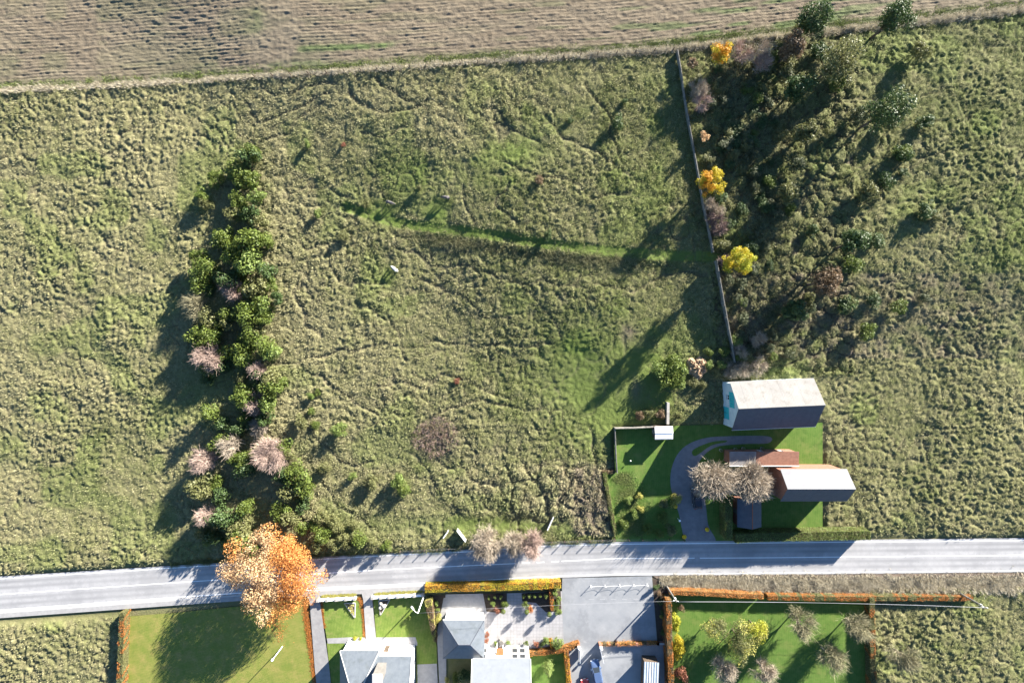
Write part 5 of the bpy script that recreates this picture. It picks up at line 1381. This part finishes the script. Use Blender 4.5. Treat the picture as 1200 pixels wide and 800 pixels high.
# conifer in the small garden
def conifer():
    r = np.random.default_rng(210); x, y = W(643, 785, 2.2); o = empty('conifer', (x, y, 0))
    n = 5200; t = r.uniform(0, 1, n) ** .8; ang = r.uniform(0, 2 * np.pi, n); lay = .8 + .2 * np.cos(t * 34)
    rad = 1.75 * (1 - t) ** .75 * lay * (.75 + .25 * np.cos(ang * 7 + t * 20)) * r.uniform(.55, 1.05, n)
    p = np.stack([rad * np.cos(ang), rad * np.sin(ang), .3 + 3.9 * t], 1); nr = np.stack([np.cos(ang), np.sin(ang), np.full(n, .9)], 1) + r.normal(0, .4, (n, 3)); nr /= np.linalg.norm(nr, axis=1, keepdims=True)
    v, fc = leaf_arrays(p, nr, .2, r, .4); link('crown', np_mesh('crown', v, fc, [M['leaf_bright']]), o)
    tm = MB(); tm.tube([(0, 0, -.1), (0, 0, 3.9)], [.12, .03], 6); tm.build('trunk', M['bark'], o); tag(o, 'dense green conifer in the small walled garden', 'tree')
conifer()
# triangular flower beds
def flower_bed(pts, label, seed, style):
    P_ = [Vector((*W(*p), 0)) for p in pts]; o = empty('flower_bed', P_[0]); B0 = P_[0].copy(); r = np.random.default_rng(seed)
    m_ = MB(); m_.add([(p - B0) + Vector((0, 0, .03)) for p in P_], [(0, 1, 2)]); me = m_.build('soil', M['earth'], o)
    for a_, b_ in zip(P_, P_[1:] + P_[:1]):
        n = max(2, int((b_ - a_).length / .45))
        for k in range(n):
            e_ = MB(); e_.bar(a_.lerp(b_, (k + .06) / n) - B0 + Vector((0, 0, .08)), a_.lerp(b_, (k + .94) / n) - B0 + Vector((0, 0, .08)), .16, .2); e_.build('edging_stone', M['kerb'], o)
    u = r.uniform(0, 1, (90, 2)); u = np.where(u.sum(1, keepdims=True) > 1, 1 - u, u) * .85 + .03
    A_, B_, C_ = [np.array(p - B0) for p in P_]
    p = A_ + u[:, :1] * (B_ - A_) + u[:, 1:] * (C_ - A_) + np.stack([0 * u[:, 0], 0 * u[:, 0], r.uniform(.1, .4, 90)], 1)
    nr = r.normal(0, .5, (90, 3)) + [0, 0, 1]; nr /= np.linalg.norm(nr, axis=1, keepdims=True); v, fc = leaf_arrays(p, nr, .26, r)
    link('plants', np_mesh('plants', v, fc, [M[style]]), o); tag(o, label, 'flower bed')
flower_bed([(403.5, 706), (416.5, 706), (416, 723)], 'triangular flower bed with pale edging on the left front lawn', 221, 'leaf_pale')
flower_bed([(444, 703), (457, 702), (446, 720)], 'triangular flower bed with dark stones on the right front lawn', 222, 'leaf_brown')
mb = None
for i, (a_, b_, s_) in enumerate([(447, 706, .45), (450, 709, .5), (446, 711, .4)]):
    rr_ = np.random.default_rng(230 + i); x, y = W(a_, b_); m_ = MB(); m_.lathe((0, 0, 0), [(s_ * .8, -.05), (s_, .15), (s_ * .85, .4), (s_ * .45, .58), (.05, .62)], 9)
    m_.v = [(p[0] * rr_.uniform(.85, 1.15), p[1] * rr_.uniform(.85, 1.15), p[2]) for p in m_.v]
    o = m_.build('boulder', M['stone'], None, True, (x, y, .03)); tag(o, ['upper left boulder in the right lawn flower bed', 'largest boulder in the right lawn flower bed', 'lowest boulder in the right lawn flower bed'][i], 'boulder')
# fallen leaves
def litter(name, pts, width, n, style, label, seed, z=.03):
    r = np.random.default_rng(seed); P_ = np.array([W(*p) for p in pts]); L = np.hypot(*(P_[1:] - P_[:-1]).T); cum = np.concatenate([[0], np.cumsum(L)])
    t = r.uniform(0, cum[-1], n); i = np.clip(np.searchsorted(cum, t) - 1, 0, len(L) - 1); u = ((t - cum[i]) / L[i])[:, None]
    p = P_[i] * (1 - u) + P_[i + 1] * u + r.normal(0, width * .4, (n, 2)); p = np.concatenate([p, r.uniform(z, z + .03, (n, 1))], 1)
    nr = r.normal(0, .25, (n, 3)) + [0, 0, 1]; nr /= np.linalg.norm(nr, axis=1, keepdims=True); v, fc = leaf_arrays(p, nr, .15, r, .8)
    o = link(name, np_mesh(name, v, fc, [M[style]])); tag(o, label, None, kind='stuff')
litter('fallen_leaves', [(357, 704), (360, 730), (366, 770), (370, 800)], .75, 3800, 'leaf_rust', 'orange fallen leaves along the left lawn edge', 241)
litter('fallen_leaves', [(420, 700), (425, 708), (427, 725), (427.5, 745)], .55, 1500, 'leaf_rust', 'orange fallen leaves along the path edge', 242)
litter('fallen_leaves', [(376, 703), (378, 720), (380, 735)], .5, 600, 'leaf_rust', 'orange fallen leaves beside the drive', 243)
litter('fallen_leaves', [(378, 698), (417, 696)], .35, 1300, 'leaf_pale', 'yellow leaves in front of the left stone wall', 244, .125)
litter('fallen_leaves', [(440, 695.3), (495, 692)], .35, 1500, 'leaf_pale', 'yellow leaves in front of the right stone wall', 245, .125)
litter('fallen_leaves', [(330, 745), (310, 700), (345, 715)], 2.2, 1600, 'leaf_orange', 'orange leaves scattered under the large orange tree', 246)

# ------------------------------------------------------------------ street furniture and small things
def rz_to(a_, b_): return math.atan2(b_[1] - a_[1], b_[0] - a_[0])

def street_lamp():
    x, y = W(497, 697); h = 6.6; o = empty('street_lamp', (x, y, 0))
    m_ = MB(); m_.lathe((0, 0, -.1), [(.17, 0), (.17, .5), (.13, .8), (.09, h)], 10); m_.build('pole', M['white'], o)
    a_ = MB(); a_.tube([(0, 0, h - .25), (-.35, .25, h + .05), (-.8, .85, h + .12)], [.055, .05, .045], 6); ao = a_.build('arm', M['white'], o)
    l_ = MB(); l_.box((-.98, 1.08, h + .12), (.26, .7, .14), math.radians(37)); lo = l_.build('lamp_head', M['white'], o)
    g_ = MB(); g_.box((-.98, 1.08, h + .04), (.18, .5, .03), math.radians(37)); g_.build('lens', M['lamp_lens'], lo)
    tag(o, 'white street lamp with a side arm on the right front lawn', 'street lamp')
    return Vector((x, y, h - .1))
lamp_top = street_lamp()
def utility_pole(px, py, label):
    x, y = W(px, py); h = 6.0; o = empty('utility_pole', (x, y, 0))
    m_ = MB(); m_.lathe((0, 0, -.2), [(.17, 0), (.12, h + .2)], 10); m_.build('pole', M['wood_grey'], o)
    c_ = MB(); c_.bar((-.5, .1, h - .35), (.5, -.1, h - .35), .1, .12); co = c_.build('crossarm', M['metal'], o)
    for sx in (-.42, 0, .42):
        i_ = MB(); i_.lathe((sx, -sx * .2, h - .29), [(.05, 0), (.07, .06), (.04, .1), (.06, .15), (.03, .2)], 8); i_.build('insulator', M['white'], co)
    b_ = MB(); b_.box((.16, -.1, h - 1.3), (.3, .26, .5)); b_.build('junction_box', M['white'], o)
    tag(o, label, 'utility pole')
    return Vector((x, y, h - .1))
pole_top = utility_pole(781, 686, 'grey utility pole at the top of the tall rust hedge')
def wire(a_, b_, sag, label, rad=.016):
    a_, b_ = Vector(a_), Vector(b_); pts = []
    for k in range(17):
        t = k / 16; p = a_.lerp(b_, t); p.z -= sag * 4 * t * (1 - t); pts.append(p)
    o = MB().tube([p - a_ for p in pts], rad, 5).build('overhead_wire', M['wire'], None, True, a_); tag(o, label, 'wire')
far = utility_pole(1122, 693, 'grey utility pole at the far right end of the overhead wires') + Vector((0, 0, .05))
wire(pole_top + Vector((-.42, .08, .05)), lamp_top, .5, 'overhead wire between the utility pole and the street lamp', .013)
wire(pole_top + Vector((.42, -.08, .05)), far + Vector((-.42, .08, 0)), .6, 'overhead wire running right from the utility pole, lower one')
wire(pole_top + Vector((0, 0, .05)), far, .6, 'overhead wire running right from the utility pole, upper one')
x, y = W(331, 757); o = empty('garden_lamp', (x, y, 0)); h = 4.0
MB().lathe((0, 0, -.1), [(.09, 0), (.06, h)], 8).build('pole', M['white'], o)
lo = MB().lathe((0, 0, h), [(.1, -.1), (.24, .05), (.2, .35), (.06, .45)], 10).build('lamp_shade', M['white'], o)
tag(o, 'slim white lamp post on the golden green lawn', 'lamp post')
# bollards with chain
bol = []
for i, a_ in enumerate((692, 709, 726, 742.5, 758)):
    x, y = W(a_, 685.5 - i * .4); o = empty('bollard', (x, y, 0)); bol.append(Vector((x, y, 0)))
    MB().lathe((0, 0, 0), [(.06, -.1), (.06, .72), (.045, .78)], 8).build('post', M['white'], o)
    MB().lathe((0, 0, .74), [(.05, 0), (.09, .06), (.07, .14), (.01, .17)], 8).build('finial', M['white'], o)
    tag(o, ['leftmost of the five white bollards across the car park', 'second white bollard from the left', 'middle white bollard of the car park row', 'second white bollard from the right', 'rightmost white bollard next to the shrub bed'][i], 'bollard', 'bollards across the car park')
for i in range(4):
    a_, b_ = bol[i] + Vector((0, 0, .66)), bol[i + 1] + Vector((0, 0, .66)); pts = []
    for k in range(9):
        t = k / 8; p = a_.lerp(b_, t); p.z -= .22 * 4 * t * (1 - t); pts.append(p - a_)
    o = MB().tube(pts, .018, 5).build('chain', M['white'], None, True, a_)
    tag(o, ['white chain between the two leftmost bollards', 'white chain between the second and middle bollards', 'white chain between the middle and fourth bollards', 'white chain between the two rightmost bollards'][i], 'chain')
for i, (a_, b_) in enumerate([(471, 687.2), (585, 681.6)]):
    x, y = W(a_, b_); o = empty('drain_cover', (x, y, .028)); MB().box((0, 0, .004), (.7, .45, .012)).build('frame', M['metal_dark'], o)
    for k in range(5): MB().box((-.26 + .13 * k, 0, .014), (.06, .36, .012)).build('slat', M['metal'], o)
    tag(o, ['iron drain cover at the kerb above the right front lawn', 'iron drain cover at the kerb above the yellow hedge'][i], 'drain cover')
# gates
def gate(px, py, tipx, tipy, label, seed):
    x, y = W(px, py); o = empty('gate', (x, y, 0)); t = Vector((*W(tipx, tipy), 0)) - Vector((x, y, 0)); d = t.normalized(); L = t.length; ang = math.atan2(d.y, d.x)
    for zz_ in (.15, .9, 1.55): MB().bar(d * .28 + Vector((0, 0, zz_)), d * L + Vector((0, 0, zz_)), .05, .08).build('rail', M['white'], o)
    n = 12
    me = MB().box((0, 0, .85), (L / n * .86, .03, 1.5)).mesh('board', M['white'])
    for k in range(n):
        b_ = link('board', me, o, d * (.3 + (L - .34) * (k + .5) / n) + Vector((-d.y, d.x, 0)) * .045); b_.rotation_euler = (0, 0, ang)
    tag(o, label, 'gate')
def gate_pillar(px, py, label):
    x, y = W(px, py); o = empty('gate_pillar', (x, y, 0))
    MB().box((0, 0, .8), (.5, .5, 1.8)).build('shaft', M['brick'], o); MB().box((0, 0, 1.75), (.62, .62, .1)).build('cap', M['kerb'], o)
    MB().lathe((0, 0, 1.8), [(.08, 0), (.1, .08), (.22, .2), (.27, .38), (.2, .55), (.02, .62)], 10).build('globe_lamp', M['white'], o, True); tag(o, label, 'pillar')
gate_pillar(677, 752, 'left gate pillar with a white globe at the car park'); gate_pillar(702.5, 752.5, 'right gate pillar with a white globe at the car park')
gate(678.5, 754, 678.5, 771, 'open white gate leaf on the left', 1); gate(702, 755, 706, 771, 'open white gate leaf on the right beside the blue car', 2)
# sign boards
def board(px, py, qx, qy, h0, h1, label, name='sign_board', m='white', legs=2):
    a_ = Vector(W3(px, py)); b_ = Vector(W3(qx, qy)); o = empty(name, a_); d = b_ - a_; d.z = 0; up = Vector((0, 0, 1))
    MB().bar(up * (h0 + h1) / 2, d + up * (h0 + h1) / 2, .06, h1 - h0).build('panel', M[m], o)
    MB().bar(up * (h1 + .03), d + up * (h1 + .03), .16, .06).build('frame', M['white'], o)
    n = d.normalized().cross(up) * .09
    for t in (.12, .88): MB().bar(d * t + n + up * -.3, d * t + n + up * h1, .09).build('post', M['wood_grey'], o)
    tag(o, label, 'sign')
board(536.5, 618, 546.5, 631, .3, 1.6, 'larger white sign board standing by the roadside'); board(526, 619.5, 520.5, 627, .35, 1.4, 'smaller white sign board beside the larger one')
board(648, 604, 641, 619, .15, 1.0, 'long white board standing alone above the road verge')

# straw and rubble heap
def heap():
    x, y = W(814, 431); o = empty('straw_heap', (x, y, float(terr(x, y)))); r = np.random.default_rng(301)
    for i, (dx, dy, rr_, hh) in enumerate([(0, 0, 1.5, .95), (.9, .9, 1.3, .8), (-.7, .9, 1.1, .7), (.4, -1.2, 1.2, .7), (1.4, -.3, 1.0, .6), (-.9, -.6, .9, .6)]):
        n = 16; m_ = 8; vs = []; fs = []
        for j in range(m_):
            t = j / (m_ - 1)
            for k in range(n):
                an = 2 * math.pi * k / n; q_ = rr_ * math.cos(t * 1.45) * (1 + .22 * (vn(np.array([an * 1.3 + i * 9]), np.array([t * 3]), .7, 302)[0] - .5) * 2)
                vs.append((dx + q_ * math.cos(an), dy + q_ * math.sin(an), -.1 + 1.5 * hh * math.sin(t * 1.5) * (1 + .15 * r.normal())))
        for j in range(m_ - 1):
            for k in range(n): fs.append((j * n + k, j * n + (k + 1) % n, (j + 1) * n + (k + 1) % n, (j + 1) * n + k))
        fs.append(tuple((m_ - 1) * n + k for k in range(n)))
        m2 = MB(); m2.add(vs, fs); m2.build('mound', M['straw'], o)
    tag(o, 'beige heap of straw among bushes above the shed', 'heap')
heap()
# pots with yellow flowers
for i, (a_, b_, lb) in enumerate([(801, 627.5, 'round pot of orange yellow flowers left of the drive mouth'), (827.5, 619, 'round pot of yellow flowers right of the drive mouth'), (790.5, 592, 'clump of yellow flowers among the bushes left of the drive')]):
    x, y = W(a_, b_); o = empty('flower_pot', (x, y, 0)); r = np.random.default_rng(310 + i)
    MB().lathe((0, 0, 0), [(.22, 0), (.34, .35), (.36, .4), (.3, .4)], 10).build('pot', M['terracotta'], o)
    d = r.normal(0, 1, (260, 3)); d[:, 2] = np.abs(d[:, 2]); d /= np.linalg.norm(d, axis=1, keepdims=True); v, fc = leaf_arrays(d * .42 + [0, 0, .5], d, .16, r, .9)
    link('flowers', np_mesh('flowers', v, fc, [M['flower_yellow']]), o); tag(o, lb, 'flower pot')
x, y = W(794, 607); o = empty('garden_lamp', (x, y, 0)); MB().lathe((0, 0, 0), [(.04, 0), (.04, 1.1)], 6).build('post', M['white'], o); MB().lathe((0, 0, 1.1), [(.05, 0), (.2, .12), (.22, .25), (.12, .4), (.02, .44)], 10).build('globe_lamp', M['white'], o, True); tag(o, 'white globe lamp among the bushes left of the drive', 'lamp')
x, y = W(738, 539); o = empty('garden_lamp', (x, y, 0)); MB().lathe((0, 0, 0), [(.03, 0), (.03, .5)], 6).build('post', M['white'], o); MB().lathe((0, 0, .5), [(.04, 0), (.13, .08), (.13, .2), (.02, .28)], 8).build('globe_lamp', M['white'], o, True); tag(o, 'tiny white lamp standing on the dark lawn', 'lamp')
# tubs behind the low wing
for i, (a_, b_) in enumerate([(844, 527), (851, 530), (861, 526), (870, 525), (892, 525)]):
    x, y = W(a_, b_); o = empty('plant_tub', (x, y, 0)); r = np.random.default_rng(330 + i)
    MB().lathe((0, 0, 0), [(.26, 0), (.34, .5), (.38, .55), (.3, .55)], 10).build('tub', M['stone'], o)
    d = r.normal(0, 1, (120, 3)); d[:, 2] = np.abs(d[:, 2]); d /= np.linalg.norm(d, axis=1, keepdims=True); v, fc = leaf_arrays(d * .35 + [0, 0, .6], d, .2, r)
    link('plant', np_mesh('plant', v, fc, [M['leaf_olive']]), o); tag(o, ['leftmost plant tub behind the low wing', 'second plant tub from the left behind the low wing', 'middle plant tub behind the low wing', 'fourth plant tub behind the low wing', 'rightmost plant tub behind the low wing'][i], 'plant tub', 'plant tubs behind the low wing')
# garden table with chairs on the forecourt and a stone urn at the porch
x, y = W(605, 755); o = empty('garden_table', (x, y, 0)); MB().box((0, 0, .73), (1.5, .7, .05)).build('table_top', M['stone'], o)
for sx in (-.65, .65):
    for sy in (-.27, .27): MB().box((sx, sy, .35), (.06, .06, .7)).build('leg', M['metal_dark'], o)
tag(o, 'small grey garden table in front of the white house', 'table')
x, y = W(588, 749); o = empty('stone_urn', (x, y, 0)); MB().box((0, 0, .25), (.8, .8, .5)).build('plinth', M['stone'], o); MB().lathe((0, 0, .5), [(.2, 0), (.12, .15), (.3, .5), (.42, .7), (.34, .72)], 12).build('bowl', M['chimney'], o); tag(o, 'grey stone urn on a plinth before the porch', 'urn')

# ------------------------------------------------------------------ cars
def car(name, px, py, heading, L, Wd, Hh, paintm, label, hpx=.7):
    """heading: direction of the bonnet (radians, world)"""
    x, y = W(px, py, hpx); o = empty(name, (x, y, 0.026), heading)
    hw = Wd / 2
    # stations along x: (x, half width, z bottom, z top of body side, crown)
    st = [(-.5, .80, .38, .78), (-.485, .92, .30, .92), (-.42, .98, .26, .98), (-.30, 1.0, .24, 1.0), (0, 1.0, .22, .97), (.2, 1.0, .22, .95), (.30, .99, .24, .90), (.40, .96, .25, .82), (.47, .88, .28, .72), (.5, .72, .36, .60)]
    sc = Hh / 1.5
    prof = [(0, 0), (.72, 0), (.93, .12), (1.0, .42), (.98, .72), (.90, .94), (.72, 1.0), (.36, 1.03), (0, 1.04)]
    vs = []; fs = []; full = [(u, v) for u, v in prof] + [(-u, v) for u, v in prof[-2:0:-1]]
    n = len(full)
    for (sx, wv, zb, zt) in st:
        for u, v in full: vs.append((sx * L, u * wv * hw, (zb + (zt - zb) * v) * sc))
    for i in range(len(st) - 1):
        for k in range(n): fs.append((i * n + k, (i + 1) * n + k, (i + 1) * n + (k + 1) % n, i * n + (k + 1) % n))
    fs.append(tuple(range(n))); fs.append(tuple((len(st) - 1) * n + k for k in range(n))[::-1])
    b_ = MB(); b_.add(vs, fs); body = b_.build('body', paintm, o, True)
    # greenhouse: roof outline and belt outline
    belt = [(-.43, .80), (-.30, .86), (.0, .87), (.23, .80)]; roof = [(-.34, .62), (-.24, .70), (-.02, .70), (.08, .64)]
    zb, zr = .95 * sc, Hh
    g_ = MB(); pts = []
    for (u, wv) in belt: pts.append((u * L, wv * hw, zb))
    for (u, wv) in belt[::-1]: pts.append((u * L, -wv * hw, zb))
    for (u, wv) in roof: pts.append((u * L, wv * hw, zr - .03))
    for (u, wv) in roof[::-1]: pts.append((u * L, -wv * hw, zr - .03))
    g_.add(pts, [(i, (i + 1) % 8, 8 + (i + 1) % 8, 8 + i)[::-1] for i in range(8)])
    g_.build('windows', M['glass'], o)
    r_ = MB(); pr = [(u * L, s * wv * hw, zr) for s, seq in ((1, roof), (-1, roof[::-1])) for u, wv in seq]
    low_ = [(p[0] * 1.03, p[1] * 1.04, zr - .07) for p in pr]; r_.add(pr + low_, [list(range(8))[::-1]] + [(i, (i + 1) % 8, 8 + (i + 1) % 8, 8 + i) for i in range(8)]); r_.build('roof', paintm, o)
    pl = MB()
    for s in (1, -1):
        for (bu, ru) in ((0, 0), (1, 1), (2, 2), (3, 3)):
            pl.bar((belt[bu][0] * L, s * belt[bu][1] * hw, zb), (roof[ru][0] * L, s * roof[ru][1] * hw, zr - .03), .07)
    pl.build('pillars', paintm, o)
    wr = .31 * sc
    wm = MB(); wm.tube([(0, -.1, 0), (0, .1, 0)], wr, 16); tme = wm.mesh('tyre', M['tyre']); rmn = MB(); rmn.tube([(0, -.105, 0), (0, .105, 0)], wr * .62, 12); rme = rmn.mesh('rim', M['metal'])
    for sx in (-.30, .33):
        for sy in (-1, 1):
            we = empty('wheel', (sx * L, sy * (hw - .1), wr)); we.parent = o
            link('tyre', tme, we); link('rim', rme, we)
    for sy in (-1, 1):
        MB().box((.475 * L, sy * hw * .66, .63 * sc), (.12, .34, .14)).build('headlight', M['lamp_lens'], o); MB().box((-.492 * L, sy * hw * .72, .80 * sc), (.08, .26, .18)).build('taillight', M['tail_lens'], o)
        mm_ = MB(); mm_.box((.17 * L, sy * (hw + .08), .98 * sc), (.12, .2, .14)); mm_.build('mirror', paintm, o)
    MB().box((.497 * L, 0, .42 * sc), (.05, .5, .12)).build('number_plate', M['white'], o)
    tag(o, label, 'car')
car('car', 699, 786, math.radians(101), 4.7, 1.85, 1.75, M['car_blue'], 'blue car parked just inside the open gate')
car('car', 686, 808, math.radians(95), 4.2, 1.75, 1.5, M['car_red'], 'red car cut off at the bottom edge left of the blue car')
car('car', 816.5, 583, math.radians(97), 4.3, 1.75, 1.5, M['car_dark'], 'dark car parked on the drive beneath the bare tree')

# ------------------------------------------------------------------ ponies
def pony(px, py, heading, coatm, label, graze=True, sc=.8, manem='metal_dark', thick=1.3):
    x, y = W(px, py, .6); zg = float(terr(x, y)) + float(land(np.array([x]), np.array([y]))[0][0]) - .02
    root = empty('pony', (x, y, zg), heading); root.scale = (sc, sc, sc)
    J = {'pelvis': (-.45, 0, 1.12, .26), 'loin': (-.2, 0, 1.10, .25), 'belly': (.1, 0, 1.04, .28), 'chest': (.42, 0, 1.05, .27), 'withers': (.55, 0, 1.16, .20)}
    if graze: J.update(neck1=(.82, .02, 1.05, .15), neck2=(1.05, .05, .72, .12), poll=(1.15, .06, .48, .11), muzzle=(1.28, .08, .15, .065), nose=(1.30, .08, .08, .05))
    else: J.update(neck1=(.80, 0, 1.30, .16), neck2=(1.0, 0, 1.50, .125), poll=(1.15, 0, 1.60, .115), muzzle=(1.42, 0, 1.42, .07), nose=(1.50, 0, 1.36, .055))
    E = [('pelvis', 'loin'), ('loin', 'belly'), ('belly', 'chest'), ('chest', 'withers'), ('withers', 'neck1'), ('neck1', 'neck2'), ('neck2', 'poll'), ('poll', 'muzzle'), ('muzzle', 'nose')]
    for s, nm in ((1, 'l'), (-1, 'r')):
        st = .1 * s
        J.update({'hip' + nm: (-.5, .16 * s, .95, .19), 'stifle' + nm: (-.38, .17 * s, .78, .13), 'hock' + nm: (-.60 + st, .16 * s, .50, .085), 'hfet' + nm: (-.57 + st, .16 * s, .14, .06), 'hhoof' + nm: (-.53 + st, .16 * s, .02, .06),
                  'sho' + nm: (.46, .15 * s, .86, .15), 'elb' + nm: (.42, .16 * s, .70, .095), 'knee' + nm: (.45 - st, .15 * s, .42, .075), 'ffet' + nm: (.44 - st, .15 * s, .13, .058), 'fhoof' + nm: (.47 - st, .15 * s, .02, .06),
                  'earb' + nm: (J['poll'][0] - .02, J['poll'][1] + .07 * s, J['poll'][2] + .08, .04), 'eart' + nm: (J['poll'][0] - .03, J['poll'][1] + .09 * s, J['poll'][2] + .22, .015)})
        E += [('pelvis', 'hip' + nm), ('hip' + nm, 'stifle' + nm), ('stifle' + nm, 'hock' + nm), ('hock' + nm, 'hfet' + nm), ('hfet' + nm, 'hhoof' + nm), ('chest', 'sho' + nm), ('sho' + nm, 'elb' + nm), ('elb' + nm, 'knee' + nm), ('knee' + nm, 'ffet' + nm), ('ffet' + nm, 'fhoof' + nm), ('poll', 'earb' + nm), ('earb' + nm, 'eart' + nm)]
    ks = list(J); me = bpy.data.meshes.new('body'); me.from_pydata([J[k][:3] for k in ks], [(ks.index(a_), ks.index(b_)) for a_, b_ in E], [])
    me.materials.append(M[coatm]); o = link('body', me, root)
    sk = o.modifiers.new('skin', 'SKIN'); ss = o.modifiers.new('sub', 'SUBSURF'); ss.levels = 2; ss.render_levels = 2; sk.use_smooth_shade = True
    for i, k in enumerate(ks): me.skin_vertices[0].data[i].radius = (J[k][3] * thick, J[k][3] * thick); me.skin_vertices[0].data[i].use_root = (k == 'pelvis')
    MB().tube([(-.66, 0, 1.2), (-.8, 0, 1.1), (-.86, 0, .75), (-.83, 0, .42)], [.05, .07, .08, .03], 7).build('tail', M[manem], root, True)
    a_, b_, c_ = [Vector(J[k][:3]) for k in ('withers', 'neck1', 'neck2')]; p_ = Vector(J['poll'][:3]); up = Vector((.06, 0, .12)) if graze else Vector((-.06, 0, .12))
    MB().tube([a_ + Vector((0, 0, .19)), b_ + up * 1.2, c_ + up, p_ + up * .8], [.03, .055, .05, .03], 6).build('mane', M[manem], root, True)
    tag(root, label, 'pony')
pony(456.5, 237.5, math.radians(-15), 'coat_grey', 'dark grey pony grazing, left one of the two above the green track', True, .86)
pony(523, 232, math.radians(172), 'coat_grey', 'dark grey pony grazing, right one of the two above the green track', True, .86)
pony(463, 315.5, math.radians(140), 'coat_white', 'white pony below the green track', True, .86, 'coat_white')

# a thin dead stick
x, y = W(578, 448); o = MB().tube([(0, 0, -.1), (.05, .05, .5), (.02, .12, 1.0)], [.06, .05, .02], 6).build('dead_stake', M['wood_dark'], None, True, (x, y, float(terr(x, y)))); tag(o, 'thin dark stake right of the red bush', 'stake')
x, y = W(500, 129); o = MB().tube([(0, 0, -.1), (.05, .05, .6), (.02, .12, 1.2)], [.07, .06, .03], 6).build('dead_stake', M['wood_dark'], None, True, (x, y, float(terr(x, y)))); tag(o, 'thin dark stake in the upper left meadow', 'stake')

scene.render.resolution_x = 1024; scene.render.resolution_y = 682
